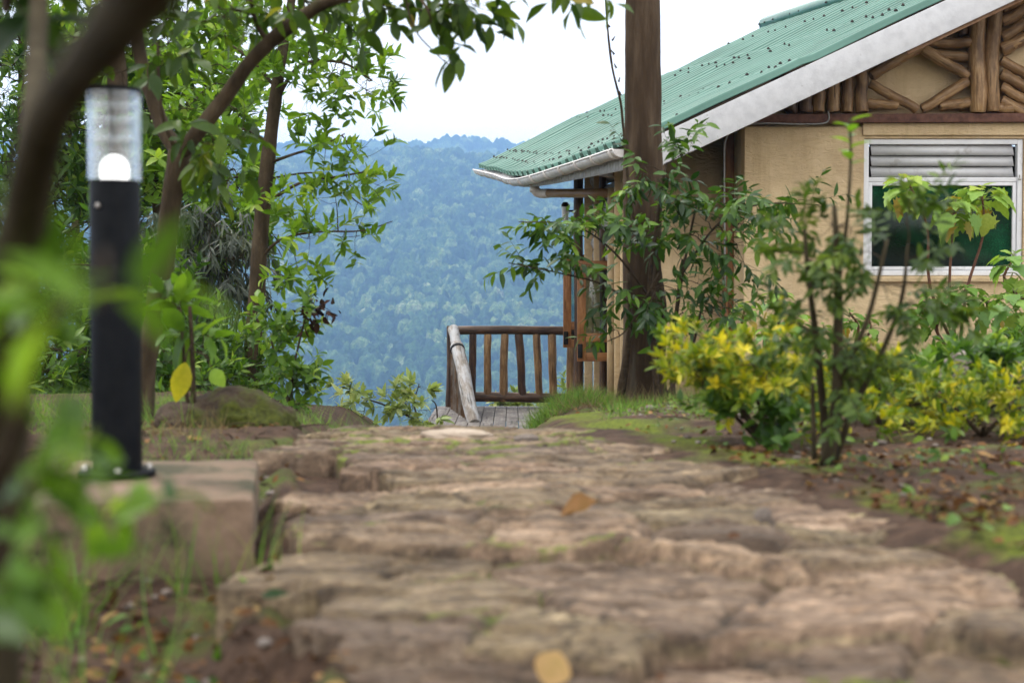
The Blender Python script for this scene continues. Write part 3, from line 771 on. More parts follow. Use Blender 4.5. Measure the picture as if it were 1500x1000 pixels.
# roof: a ruled sheet from the eave to the ridge with real corrugations
def eave(u):
    C = catmull([E0, (E0 * .5 + E1 * .5) + Vector((0, 0, -.015)), E1, E1 * .5 + E2 * .5, E2], 24)
    return np.array([tuple(c) for c in C])
EV = eave(0); arc = np.concatenate([[0], np.cumsum(np.linalg.norm(np.diff(EV, axis=0), axis=1))]); arc /= arc[-1]
RV = np.array([tuple(R0.lerp(R1, a)) for a in np.linspace(0, 1, len(EV))])
nu, nv = 961, 40
U = np.linspace(0, 1, nu); Vv = np.linspace(-.012, 1, nv)
e = np.stack([np.interp(U, arc, EV[:, i]) for i in range(3)], 1); r = np.stack([np.interp(U, arc, RV[:, i]) for i in range(3)], 1)
S = e[:, None] * (1 - Vv)[None, :, None] + r[:, None] * Vv[None, :, None]
nrm = np.array([-.42, -.1, .9])
wave = .055 * sst(.0, .8, np.sin(U * 30 * 2 * np.pi)) + .01 * np.sin(U * 30 * 6 * np.pi)
S = S + wave[:, None, None] * nrm - (.02 * (np.floor(Vv * 3.02)))[None, :, None] * nrm
S[:, :, 2] += (.02 * fbm(U[:, None] * 9 + 0 * Vv[None], Vv[None] * 4 + 0 * U[:, None], 12, 2))
top = S.reshape(-1, 3); bot = (S - nrm * .006).reshape(-1, 3)
q = grid_quads(nu, nv); nT = len(top)
roof = mesh_np('roof', np.vstack([top, bot]), np.vstack([q, q[:, ::-1] + nT]), None, M['roof'], house)
def rpt(u, v, lift=.02):
    a = np.array([np.interp(u, arc, EV[:, i]) for i in range(3)]); b = np.array([np.interp(u, arc, RV[:, i]) for i in range(3)])
    return a * (1 - v) + b * v + nrm * lift
# other slope and ridge cap
mb = MB(); O = [(R0.x, R0.y, R0.z - .01), (R1.x, R1.y, R1.z - .01), (R1.x + 4.4, R1.y, R1.z - 2.05), (R0.x + 4.4, R0.y, R0.z - 2.05)]
mb.add(O, [(0, 1, 2, 3)]); mb.build('back_slope', M['roof'], house, False)
mb = MB(); P = [R0.lerp(R1, k / 12) + Vector((0, 0, .015 + .01 * random.random())) for k in range(13)]
mb.tube(P, (.1, .1), 10, True, .05, 3, 1); mb.build('ridge_cap', M['roof'], house)
# roofing screws with their dark washers
mb = MB(); nscrew = 0
for v0, n in ((.085, 40), (.3, 22), (.335, 22), (.56, 22), (.6, 22), (.8, 22), (.985, 34), (.04, 40)):
    for k in range(n):
        u = min(.995, max(.004, (round((k + .5) / n * 30) + .25) / 30))
        if random.random() < .2: continue
        p = rpt(u, v0 + random.uniform(-.006, .006), .055); s_ = random.uniform(.013, .024)
        m_ = MB() if nscrew < 98 else mb; nscrew += 1
        m_.lathe([(s_, 0), (s_ * .9, .01), (s_ * .4, .024), (0, .026)], p, 7)
        if m_ is not mb: m_.build('screw', M['black_rust'], roof)
tag(mb.build('screw', M['black_rust'], roof), kind='stuff')
mb = MB()
for k in range(420):
    u = random.random() ** 1.0; p = rpt(u, .0 + random.random() * .02, .022); s_ = random.uniform(.008, .024)
    mb.obox(p, Vector((random.uniform(-1, 1), random.uniform(-1, 1), .2)) * s_, Vector((.3, .2, 1)) * s_ * .3, Vector((random.uniform(-1, 1), random.uniform(-1, 1), 0)) * s_ * .5)
tag(mb.build('leaf_debris', M['black_rust'], roof, False), kind='stuff')
# rafters and purlins under the sheet
mb = MB()
for u in np.linspace(.05, .95, 8):
    mb.beam(rpt(u, .01, -.09), rpt(u, .98, -.09), .06, .12)
for v0 in (.03, .3, .58, .85):
    for a, b in ((0.01, .3), (.3, .55), (.55, .8), (.8, .99)):
        mb.beam(rpt(a, v0, -.035), rpt(b, v0, -.035), .07, .05)
mb.build('rafters', M['soffit'], roof, False)
# white barge board along the rake with a thin brown strip under it
u = (R0 - E0).normalized(); dn = Vector((u.z, 0, -u.x))
a0 = E0 - u * .05 + Vector((0, -.03, 0)); a1 = R0 + Vector((0, -.03, 0))
bw = 47 * math.cos(math.radians(25)) * 13.2 / F
board(a0 + dn * (bw / 2 + .03), a1 + dn * (bw / 2 + .03), bw, .03, M['white_paint'], house, 'barge_board', up=(0, 1, 0))
board(a0 + u * 2.6 + dn * (bw + .045) + Vector((0, .05, 0)), a1 + dn * (bw + .045) + Vector((0, .05, 0)), .035, .03, M['mesh_board'], house, 'batten', up=(0, 1, 0))
a2 = Vector((R0.x * 2 - E0.x, R0.y - .03, E0.z))
board(a1 + Vector((.1, 0, -bw / 2 - .04)), a2 + Vector((0, 0, -bw / 2)), bw, .03, M['white_paint'], house, 'barge_board', up=(0, 1, 0))
# eave board, gutter and its brackets
ev = [Vector(p) for p in EV]
def offs(p, dx, dz): return Vector((p.x + dx, p.y, p.z + dz))
mb = MB()
i0 = [k for k in range(len(ev)) if ev[k].y > 13.25]
for k in i0[:-1]:
    hh = float(np.interp(ev[k].y, [13.2, 17], [.2, .1])); mb.beam(offs(ev[k], .04, -.04 - hh / 2), offs(ev[k + 1], .04, -.04 - hh / 2), .025, hh)
mb.build('eave_board', M['white_paint'], house, False)
gp_ = [offs(p, -.06, -.045) for p in ev if p.y > 13.55]
def channel(mb, P, r, th=.006, n=10, a0=math.pi, a1=2 * math.pi):
    P = [np.array(p) for p in P]; V = []
    for k, p in enumerate(P):
        tdir = P[min(k + 1, len(P) - 1)] - P[max(k - 1, 0)]; tdir[2] = 0; tdir /= np.linalg.norm(tdir)
        x = np.cross(tdir, [0, 0, 1.0])
        for rr in (r, r - th):
            for a in np.linspace(a0, a1, n): V.append(p + rr * (math.cos(a) * x + math.sin(a) * np.array([0, 0, 1.])))
    m = 2 * n; Q = []
    for k in range(len(P) - 1):
        for j in range(n - 1):
            Q.append((k * m + j, k * m + j + 1, (k + 1) * m + j + 1, (k + 1) * m + j)); Q.append((k * m + n + j + 1, k * m + n + j, (k + 1) * m + n + j, (k + 1) * m + n + j + 1))
        Q.append((k * m, (k + 1) * m, (k + 1) * m + n, k * m + n)); Q.append((k * m + n - 1, k * m + 2 * n - 1, (k + 1) * m + 2 * n - 1, (k + 1) * m + n - 1))
    for k in (0, len(P) - 1):
        for j in range(n - 1): Q.append((k * m + j, k * m + n + j, k * m + n + j + 1, k * m + j + 1))
    mb.add(V, Q)
mb = MB(); channel(mb, gp_, .078); mb.lathe([(0, -.004), (.07, -.004), (.08, .004), (0, .006)], (0, 0, 0), 2)
mb = MB(); channel(mb, gp_, .078)
for P_ in (gp_[0], gp_[-1]):
    pts = [(P_.x + .078 * math.cos(a), P_.y, P_.z + .078 * math.sin(a)) for a in np.linspace(math.pi, 2 * math.pi, 12)]
    mb.add([(P_.x, P_.y, P_.z)] + pts, [], [(0, i, i + 1) for i in range(1, 12)])
gut = mb.build('gutter', M['gutter'], house)
mb = MB(); mb.tube([offs(p, -.08, .0) for p in gp_], (.011, .011), 6, True, 0, 0, 1); mb.build('gutter_lip', M['gutter'], gut)
ga = np.concatenate([[0], np.cumsum([(gp_[i + 1] - gp_[i]).length for i in range(len(gp_) - 1)])])
for s_ in np.arange(.12, ga[-1], .58):
    k = int(np.searchsorted(ga, s_)) - 1; k = max(0, min(k, len(gp_) - 2)); f_ = (s_ - ga[k]) / (ga[k + 1] - ga[k])
    p = gp_[k].lerp(gp_[k + 1], f_); d_ = (gp_[k + 1] - gp_[k]).normalized()
    mb = MB(); channel(mb, [p - d_ * .022, p + d_ * .022], .088, .012, 10, math.pi * .97, 2.03 * math.pi); mb.build('gutter_bracket', M['gutter'], gut)
# outlet, elbow and down pipes
o = min(gp_, key=lambda p: abs(p.y - 17.15)).copy(); el = at(783, 284, 17.15); pr = .057
mb = MB(); mb.tube([(el.x, o.y, o.z - .03), (el.x, o.y, o.z - .16), (el.x, o.y, el.z + .07), (el.x + .025, o.y - .01, el.z + .02), (el.x + .09, o.y - .03, el.z), (el.x + .17, o.y - .1, el.z)], (pr, pr), 16, True, 0, 0, 4)
mb.lathe([(pr + .008, -.02), (pr + .008, -.09)], (el.x, o.y, o.z)); mb.build('gutter_outlet', M['gutter'], house)
e2 = at(893, 283, 15.9)
mb = MB(); mb.tube([(el.x + .16, o.y - .09, el.z), Vector((el.x + .16, o.y - .09, el.z)).lerp(e2, .5), e2], (pr * .92, pr * .92), 16, True, 0, 0, 2); mb.build('down_pipe', M['pipe_tan'], house)
mb = MB(); mb.tube([e2 + Vector((.03, 0, .06)), e2 + Vector((.03, 0, -.4)), at(896, 600, 15.9)], (.056, .053), 16, True, 0, 0, 3)
for z_ in (-.12, -1.2): mb.lathe([(.062, z_), (.062, z_ - .06)], tuple(e2 + Vector((.03, 0, 0))), 16)
mb.build('down_pipe', M['pipe_beige'], house)
# log side wall under the eave
A, B_ = Vector((1.36, 15.25, 0)), Vector((1.03, 17.5, 0))
def wl_log(zrow, m='log_silver'): log((A.x, A.y, zrow), (B_.x, B_.y, zrow), .105, M[m], house, 'wall_log', rough=.08, bend=.5)
for k in range(4): wl_log(-1.55 + k * .19)
for k in range(6): wl_log(.88 + k * .19)
mb = MB(); mb.beam((A.x + .3, A.y, -.2), (B_.x + .3, B_.y, -.2), .06, 2.6); mb.build('interior_shade_panel', M['shade_dark'], house, False)  # near-black stand-in for the unlit room behind the logs
mb = MB(); mb.beam((A.x + .05, A.y, -.25), (B_.x + .05, B_.y, -.25), .08, 1.2); mb.build('opening_shade_panel', M['shade_dark'], house, False)  # solid dark panel painted as the shaded window opening
for px, d_, w_, m in ((848, 17.45, 13, 'log_dark'), (884, 16.6, 10, 'log_dark')):
    log(at(px, 640, d_), at(px, 246, d_), w_ * d_ / F / 2 * 2.1 / 1.9, M[m], house, 'wall_post', rough=.05)
for px, d_ in ((862, 17.3), (907, 15.2), (876, 16.7)):
    board(at(px, 620, d_), at(px, 252, d_), .1, .06, M['plaster'], house, 'plaster_strip', up=(0, 1, 0))
log(at(838, 247, 17.4), at(905, 252, 15.4), .06, M['log'], house, 'wall_log')
# open casements facing the path
def casement(px0, px1, py0, py1, d):
    a, b = at(px0, py0, d), at(px1, py1, d)
    w = .1
    top = board((a.x, d, a.z), (a.x, d, b.z), w, .045, M['casement'], house, 'casement', up=(0, 1, 0))
    for p_, q_ in (((b.x, d, a.z), (b.x, d, b.z)), ((a.x + w / 2 + .001, d, a.z - w / 2), (b.x - w / 2 - .001, d, a.z - w / 2)), ((a.x + w / 2 + .001, d, b.z + w / 2), (b.x - w / 2 - .001, d, b.z + w / 2)), ((a.x + w / 2 + .001, d - .002, b.z + .27), (b.x - w / 2 - .001, d - .002, b.z + .27))):
        board(p_, q_, w if p_[0] == q_[0] else w, .045, M['casement'], top, 'casement_rail', up=(0, 1, 0))
    mb = MB(); mb.box(a.x, b.x, d + .003, d + .009, b.z + .03, a.z - .03); mb.build('pane', M['pane_glass'], top, False)
    mb = MB(); mb.box(a.x - .045, a.x + .01, d - .06, d - .024, b.z + .04, b.z + .2); mb.build('stay', M['iron'], top, False, bevel=.004)
casement(831, 868, 373, 509, 17.5)
casement(852, 897, 382, 529, 16.3)
# the small lantern on the far post
l_ = at(828, 303, 17.6)
lt = thing('wall_lantern', 'small white wall lantern with a dark domed cap beside the wall post', 'lantern', l_)
mb = MB(); mb.lathe([(0, -.17), (.04, -.17), (.042, -.15), (.042, .0)], l_, 16); mb.build('shade', M['lamp_white'], lt)
mb = MB(); mb.lathe([(.05, .0), (.048, .03), (.03, .055), (0, .06)], l_, 16); mb.build('cap', M['iron'], lt)
mb = MB(); mb.tube([l_ + Vector((.04, 0, -.05)), l_ + Vector((.1, 0, -.05))], (.012, .012), 8, True, 0, 0, 1); mb.build('bracket', M['iron'], lt)

# ------------------------------------------------------------------ timber deck and railing
dz = -1.05; dk = at(655, 615, 18.9)
deck = thing('deck', 'grey timber deck with dark log railing overlooking the valley', 'deck', (dk.x, dk.y, dz - .5))
xw = -.95
for k in range(17):
    xa_ = xw + k * .147
    board((xa_ + .07, 14.8 if xa_ > -.0 else 15.9, dz - .02), (xa_ + .07, 18.95, dz - .02), .14, .04, M['deck'], deck, 'floor_board')
mb = MB(); mb.box(xw, 1.55, 18.96, 19.06, dz - .2, dz - .01); mb.box(xw - .06, xw - .005, 15.9, 19.06, dz - .2, dz - .01)
mb.build('edge_beam', M['deck'], deck, False)
for x_ in (-.85, .3, 1.4):
    for y_ in (16.2, 18.7): log((x_, y_, dz - 2.4), (x_, y_, dz - .05), .085, M['log_dark'], deck, 'stilt')
rz = at(700, 484, 18.8).z
log((at(656, 0, 18.8).x + .03, 18.8, rz), (1.2, 18.8, rz), .06, M['log_dark'], deck, 'top_rail', rough=.05)
log((at(668, 0, 18.8).x, 18.8, dz + .13), (1.2, 18.8, dz + .13), .065, M['log_dark'], deck, 'bottom_rail', rough=.1)
for px, wd, tl in ((692, 11, 1), (714, 11, 0), (738, 12, 1), (763, 12, -3), (788, 11, -2), (810, 12, -1), (836, 12, 1)):
    log(at(px - tl, 588, 18.8), at(px + tl, 489, 18.8), wd / 2 * 18.8 / F, M['log_dark' if px % 2 else 'log'] if px > 700 else M['log_dark'], deck, 'baluster', rough=.07, bend=.2)
log(at(660, 625, 18.85), at(660, 477, 18.85), .058, M['log_dark'], deck, 'corner_post')
s0, s1 = at(664, 482, 18.6), at(694, 622, 16.6)
sm_ = s0.lerp(s1, .2)
log(s0, sm_, .07, M['log_silver'], deck, 'hand_rail', rough=.08, bend=.3); log(s0.lerp(s1, .19), s1, .085, M['log_silver'], deck, 'hand_rail', rough=.05, bend=.25)
mb = MB(); c_ = s0.lerp(s1, .235); d_ = (s1 - s0).normalized()
mb.tube([c_ - d_ * .02, c_ + d_ * .02], (.097, .097), 14, True, .03, 3, 1); mb.build('rail_strap', M['iron'], deck)
for k in range(9):
    f_ = .06 + k * .1; p = s0.lerp(s1, f_)
    board((p.x - .02, p.y, dz - .3), (p.x - .02, p.y, p.z - .03), .05, .16, M['plank_warm'], deck, 'side_board', up=(0, 1, 0))

# ------------------------------------------------------------------ bollard light on its plinth
pz = at(172, 697, 3.05).z
px0_, px1_ = at(62, 700, 2.72).x, at(372, 700, 2.72).x
pl = thing('plinth', 'square brown concrete plinth carrying the black bollard light', 'plinth', ((px0_ + px1_) / 2, 3.03, pz - .3))
V3 = Vector
mb = MB(); fr, br_ = at(372, 730, 2.72), at(379, 673, 3.38); ax_ = V3((br_.x - fr.x, br_.y - fr.y, 0)); ay_ = V3((-ax_.y, ax_.x, 0)).normalized() * .43
mb.obox(V3((fr.x, fr.y, pz - .16)) + ax_ / 2 + ay_ / 2, -ay_ / 2, ax_ / 2, V3((0, 0, .16)))
o = mb.build('block', M['concrete'], pl, True, bevel=.016)
bm = bmesh.new(); bm.from_mesh(o.data); bmesh.ops.subdivide_edges(bm, edges=bm.edges, cuts=5, use_grid_fill=True)
for v_ in bm.verts:
    a_ = np.array([v_.co.x * 9 + v_.co.z * 5]); b_ = np.array([v_.co.y * 9 + v_.co.z * 7])
    v_.co += v_.normal * .006 * fbm(a_, b_, 4, 3)[0]
bm.to_mesh(o.data); bm.free()
bc = Vector((at(172, 697, 3.05).x, 3.05, pz))
bl = thing('bollard_light', 'black bollard light with clear top and a lit white bulb on the concrete plinth', 'bollard light', bc)
mb = MB(); mb.lathe([(0, .001), (.08, .001), (.081, .004), (.081, .012), (.077, .015), (.05, .0155)], bc, 48); mb.build('base_plate', M['black_post'], bl, sharp=30)
for a in range(4):
    an = a * math.pi / 2 - math.pi / 4 - .5
    mb = MB(); mb.lathe([(.0075, .015), (.0075, .023), (.003, .026), (0, .0262)], bc + Vector((.066 * math.cos(an), .066 * math.sin(an), 0)), 8); mb.build('bolt', M['steel'], bl)
h1 = (700 - 268) * 3.05 / F; h2 = (700 - 140) * 3.05 / F
mb = MB(); mb.lathe([(.0515, .015), (.0525, .02), (.0525, h1 - .006), (.0505, h1), (0, h1 + .0005)], bc, 48); mb.build('post', M['black_post'], bl, sharp=40)
mb = MB(); mb.tube([bc + Vector((-.022, -.0505, h1 - .055)), bc + Vector((-.022, -.055, h1 - .055))], (.006, .005), 10, True, 0, 0, 1); mb.build('screw', M['steel'], bl)
mb = MB(); mb.lathe([(.0568, h1 + .002), (.0568, h2)], bc, 48); mb.lathe([(.0535, h1 + .002), (.0535, h2)], bc, 48); mb.build('lamp_glass', M['lamp_glass'], bl)
mb = MB(); mb.lathe([(0, h2 + .001), (.0575, h2 + .001), (.058, h2 + .004), (.057, h2 + .009), (0, h2 + .012)], bc, 48); mb.build('cap', M['black_post'], bl, sharp=30)
for py in (156, 178, 205):
    z_ = (700 - py) * 3.05 / F
    mb = MB(); mb.lathe([(.022, z_), (.047, z_ - .006), (.049, z_ - .003), (.024, z_ + .004)], bc, 40); mb.build('louvre_ring', M['louvre_glass'], bl)
mb = MB(); R_ = .031
mb.lathe([(R_ * .94, h1 + .002), (R_, h1 + .016)] + [(R_ * math.cos(a), h1 + .024 + R_ * 1.05 * math.sin(a)) for a in np.linspace(0, math.pi / 2, 9)], bc, 32); mb.build('bulb', M['bulb'], bl)

# ------------------------------------------------------------------ rocks
def rock(name, label, c, rad, mat, seed, group=None):
    bm = bmesh.new(); bmesh.ops.create_icosphere(bm, subdivisions=5, radius=1)
    for v_ in bm.verts:
        n_ = v_.co.copy(); p = n_ * 1.4
        d_ = .28 * fbm(np.array([p.x + p.z * .7 + seed]), np.array([p.y - p.z * .6 + seed]), seed, 5)[0] + .08 * fbm(np.array([p.x * 4 + seed]), np.array([p.y * 4 + p.z * 5]), seed + 3, 3)[0]
        f_ = 1 + d_
        v_.co = Vector((n_.x * rad[0] * f_, n_.y * rad[1] * f_, max(-.5, (abs(n_.z) ** .75 * (1 if n_.z > 0 else -1))) * rad[2] * f_))
    me = bpy.data.meshes.new(name); bm.to_mesh(me); bm.free()
    me.polygons.foreach_set('use_smooth', [True] * len(me.polygons))
    o = link(name, me, M[mat], None, c)
    return tag(o, label, 'rock', group)
rock('rock', 'low dark rock patched with green moss at the left end of the path', at(338, 636, 5.1) + Vector((0, 0, .0)), (.235, .18, .15), 'rock_mossy', 5)
rock('rock', 'weathered grey rock in the bank beyond the yellow shrubs', at(1435, 548, 6.9), (.2, .16, .13), 'rock_grey', 9)
# ------------------------------------------------------------------ trees on the left
V = Vector
# foreground leaning tree, very close to the lens
near = plant('tree', 'dark leaning tree trunk out of focus close at the left edge', 'tree', gat(-60, 1.2),
  [([gat(-60, 1.2) - V((0, 0, .1)), at(-8, 640, 1.12), at(12, 450, 1.05), at(36, 330, 0.975), at(70, 180, 0.862), at(118, 104, 0.75), at(172, 34, 0.645), at(240, -70, 0.54), at(400, -330, 0.45)], [.036, .028, .022, .0165, .0135, .0125, .015, .018, .016], None),
   ([at(34, 330, 0.975), at(45, 200, 1.42), at(55, 60, 1.8), at(60, -80, 1.95)], .013, .011)],
  [Bl(20, 10, 2.6, 70, 60, .3, 10), Bl(380, -320, .8, 160, 90, .2, 14), ((-1.0, 2.4, 2.0), (.9, 1.1, .3), 90), ((-1.3, 4.2, 2.6), (.9, .9, .35), 70)], 'broad', 'leaf_broad', 'bark_dark', twig=.2, lpt=8, ll=.13, seed=3, rough=.12, vbias=-.1, sag=.1)  # last two blobs: out-of-view crown added overhead to shade the left ground
# forked tree behind the bollard
plant('tree', 'forked tree with a long branch arching over the path behind the bollard', 'tree', gat(205, 5.6),
  [([gat(205, 5.6) - V((0, 0, .05)), at(211, 545, 5.6), at(228, 460, 5.6), at(243, 360, 5.6), at(252, 290, 5.6), at(264, 222, 5.6)], [.056, .046, .043, .041, .04, .044], None),
   ([at(262, 228, 5.6), at(286, 198, 5.55), at(328, 145, 5.5), at(378, 78, 5.45), at(428, 36, 5.4), at(470, 8, 5.35), at(530, -12, 5.3), at(620, -40, 5.2), at(730, -48, 5.1), at(850, -40, 5.05)], [.034, .03, .028, .028, .027, .023, .02, .016, .011, .006], None),
   ([at(264, 225, 5.6), at(240, 190, 5.65), at(222, 140, 5.7), at(206, 85, 5.75), at(196, 10, 5.8), at(190, -80, 5.9)], .034, .02),
   ([at(255, 215, 5.58), at(238, 170, 5.5), at(233, 120, 5.5), at(231, 70, 5.5)], .009, .005),
   ([at(392, 62, 5.45), at(374, 30, 5.4), at(362, -30, 5.4)], .011, .006),
   ([at(588, -28, 5.25), at(606, 40, 5.2), at(640, 80, 5.2), at(664, 100, 5.2)], .004, .002),
   ([at(596, -30, 5.25), at(625, 12, 5.1), at(632, 34, 5.1)], .008, .003)],
  [Bl(250, 60, 5.5, 34, 70, .25, 12), Bl(330, 205, 5.5, 60, 45, .25, 16), Bl(300, 30, 5.5, 80, 50, .3, 20), Bl(420, -10, 5.4, 90, 22, .3, 18), Bl(545, 14, 5.3, 28, 34, .1, 9),
   Bl(650, 0, 5.2, 70, 22, .15, 13), Bl(720, 4, 5.15, 60, 24, .15, 11), Bl(820, -8, 5.05, 34, 14, .1, 5), Bl(662, 95, 5.2, 12, 14, .04, 3), Bl(180, 40, 5.8, 60, 70, .3, 12), Bl(190, -130, 5.9, 110, 80, .4, 40), Bl(700, -110, 5.2, 160, 60, .4, 24)],
  'broad', 'leaf_broad', 'bark_brown', twig=.12, lpt=4, ll=.1, up=-.1, droop=.45, seed=5, br=.003, rough=.12, sides=14, tw_up=-.1, clump=.4, per=4)
# slender tree at the drop
slim = [at(430, 680, 10), at(412, 90, 10)]
plant('tree', 'slender tree with bright green leaves standing at the edge of the drop', 'tree', gat(366, 10),
  [([gat(366, 10) - V((0, 0, .1)), at(370, 520, 10), at(378, 400, 10), at(387, 285, 10), at(398, 190, 10), at(410, 95, 10), at(423, 25, 10), at(436, -60, 10)], [.075, .062, .058, .054, .048, .038, .03, .02], None),
   ([at(403, 150, 10), at(440, 96, 9.9), at(500, 92, 9.8), at(545, 118, 9.8)], .014, .006), ([at(392, 240, 10), at(430, 226, 9.9), at(470, 214, 9.8), at(505, 196, 9.8)], .012, .005),
   ([at(386, 300, 10), at(440, 268, 10), at(500, 258, 10), at(545, 250, 10)], .013, .005), ([at(380, 380, 10), at(410, 352, 9.9), at(460, 340, 9.8), at(530, 338, 9.8), at(575, 324, 9.8)], .012, .003),
   ([at(405, 130, 10), at(370, 90, 10.1), at(330, 60, 10.2)], .014, .006), ([at(395, 210, 10), at(360, 190, 10.1), at(330, 195, 10.2)], .012, .006), ([at(390, 262, 10), at(470, 255, 10.1), at(530, 300, 10.1), at(560, 290, 10.1)], .008, .002)],
  [Bl(495, 60, 9.9, 62, 52, .4, 40), Bl(520, 122, 9.8, 52, 28, .3, 26), Bl(440, 30, 10, 70, 50, .5, 34), Bl(455, 128, 9.9, 46, 26, .3, 14), Bl(478, 214, 9.8, 44, 16, .25, 12), Bl(520, 252, 9.9, 46, 20, .3, 16),
   Bl(470, 282, 10, 52, 20, .4, 12), Bl(478, 345, 9.9, 66, 20, .3, 24), Bl(430, 380, 9.9, 36, 20, .3, 10), Bl(420, 300, 9.9, 30, 30, .3, 8), Bl(350, 60, 10.1, 62, 56, .5, 40), Bl(350, 190, 10.1, 40, 34, .4, 16), Bl(300, 110, 10.4, 60, 70, .5, 26), Bl(436, -90, 10, 110, 70, .6, 50)],
  'oval', 'leaf_fresh', 'bark_brown', twig=.17, lpt=8, ll=.105, up=.35, seed=8, br=.0035, clump=.33, rosette=.45, sides=14, rough=.1, per=6)
# drooping dark tree and the leafy screen behind
plant('tree', 'dense tree with narrow drooping grey green leaves left of the slender trunk', 'tree', gat(300, 11.6),
  [([gat(300, 11.6) - V((0, 0, .2)), at(302, 520, 11.6), at(296, 430, 11.6), at(306, 340, 11.6)], .06, .03)],
  [Bl(300, 360, 11.4, 70, 40, .6, 60), Bl(290, 420, 11.4, 66, 44, .6, 70), Bl(350, 400, 11.3, 28, 44, .4, 34), Bl(255, 310, 11.6, 50, 40, .5, 30)],
  'narrow', 'leaf_grey', 'bark_dark', twig=.3, lpt=16, ll=.13, up=-.3, droop=.7, seed=12, br=.004, clump=.35, tw_up=-.35)
scr = [('tall leafy tree of mixed greens at the far left behind the leaning trunk', 40, 13, [Bl(30, 60, 13, 90, 90, .9, 148), Bl(120, 170, 13, 90, 80, .9, 148), Bl(30, 280, 13, 80, 90, .9, 121), Bl(120, 330, 12.8, 70, 70, .8, 94)], 'leaf_bush', 21),
       ('broad crowned tree with yellow green leaves filling the gap behind the fork', 225, 12.6, [Bl(225, 60, 12.6, 80, 80, .8, 121), Bl(300, 150, 12.8, 80, 60, .8, 108), Bl(200, 180, 12.6, 60, 70, .8, 81), Bl(300, 270, 12.4, 64, 44, .7, 94), Bl(340, 330, 12.2, 44, 36, .6, 48)], 'leaf_fresh', 22),
       ('bright low bush on the slope between the bollard and the slender tree', 285, 9.6, [Bl(270, 520, 9.6, 60, 46, .5, 81), Bl(330, 540, 9.6, 46, 44, .5, 75), Bl(240, 440, 10, 46, 40, .5, 54), Bl(300, 580, 9.0, 60, 26, .4, 54)], 'leaf_bush', 23),
       ('dark tangled bush at the foot of the leaning trunk behind the bollard', 70, 10.5, [Bl(50, 440, 10.5, 80, 60, .6, 108), Bl(120, 520, 10.2, 70, 56, .6, 108), Bl(30, 560, 9.6, 70, 50, .5, 81), Bl(170, 420, 10.4, 50, 60, .6, 67)], 'leaf_bush', 24),
       ('shaded tree of deep green leaves standing farthest down the left slope', 120, 16.5, [Bl(100, 120, 16.5, 120, 110, 1.2, 162), Bl(110, 330, 16.5, 130, 110, 1.2, 175), Bl(250, 400, 16.5, 90, 110, 1., 135), Bl(100, 540, 16, 130, 90, 1., 148), Bl(290, 540, 15, 70, 60, 1., 81)], 'leaf_deep', 25)]
for lab, px, d, bl_, lm, sd_ in scr:
    top = at(px + 10, max(60, bl_[0][0].z * 0 + 120), d)
    b_ = gat(px, d); tp = bl_[0][0]
    plant('bush' if 'bush' in lab else 'tree', lab, 'bush' if 'bush' in lab else 'tree', b_, [([b_ - V((0, 0, .2)), b_.lerp(tp, .35) + V((.06, 0, 0)), b_.lerp(tp, .7), tp], .07 if 'tree' in lab else .03, .02)],
      bl_, 'oval' if lm != 'leaf_fresh' else 'wide', lm, 'bark_brown', twig=.2 * d / 11, lpt=9, ll=.115 * d / 11, up=.25, seed=sd_, br=.005, clump=.36, rosette=.3, per=7)
b_ = gat(172, 7.4)
plant('tree', 'plain brown trunk seen just above the lamp', 'tree', b_, [([b_ - V((0, 0, .1)), at(175, 400, 7.4), at(172, 140, 7.4), at(166, 40, 7.4), at(160, -90, 7.4)], .06, .045)], [Bl(165, -130, 7.4, 120, 90, .5, 60)], 'broad', 'leaf_broad', 'bark_brown', seed=31, ll=.11, lpt=5, rough=.1)
# shrub at the end of the mossy rock, dead seed head on it
b_ = gat(425, 8.6)
plant('shrub', 'small leafy shrub with a withered dark sprig beyond the mossy rock', 'shrub', b_,
  [([b_, at(412, 560, 8.6), at(398, 500, 8.6)], .012, .006), ([b_, at(430, 540, 8.6), at(446, 470, 8.6)], .011, .005), ([b_, at(440, 590, 8.6), at(462, 565, 8.6)], .009, .004)],
  [Bl(402, 500, 8.6, 26, 40, .2, 22), Bl(440, 478, 8.6, 26, 30, .2, 18), Bl(440, 545, 8.6, 42, 34, .25, 34), Bl(430, 590, 8.5, 44, 18, .2, 22)],
  'wide', 'leaf_bush', 'twig', twig=.1, lpt=7, ll=.075, up=.3, seed=33, br=.0025, vbias=.05)
b_ = at(452, 470, 8.6)
rngs = np.random.default_rng(4); n = 60
P_ = np.array(at(460, 456, 8.55)) + rngs.normal(size=(n, 3)) * (.06, .04, .045)
wsp = thing('withered_sprig', 'withered dark brown sprig hanging at the top of the small shrub', 'dead sprig', b_)
leaves_obj('leaves', P_, rngs.normal(size=(n, 3)) + (0, 0, -.8), rngs.normal(size=(n, 3)), .05 * (.6 + rngs.random(n)), rngs.random(n), 'wide', M['leaf_seed'], wsp)
mb = MB(); mb.tube([b_, at(458, 458, 8.57), at(470, 446, 8.55)], (.004, .002), 5, True, 0, 0, 3); mb.build('stem', M['twig'], wsp)
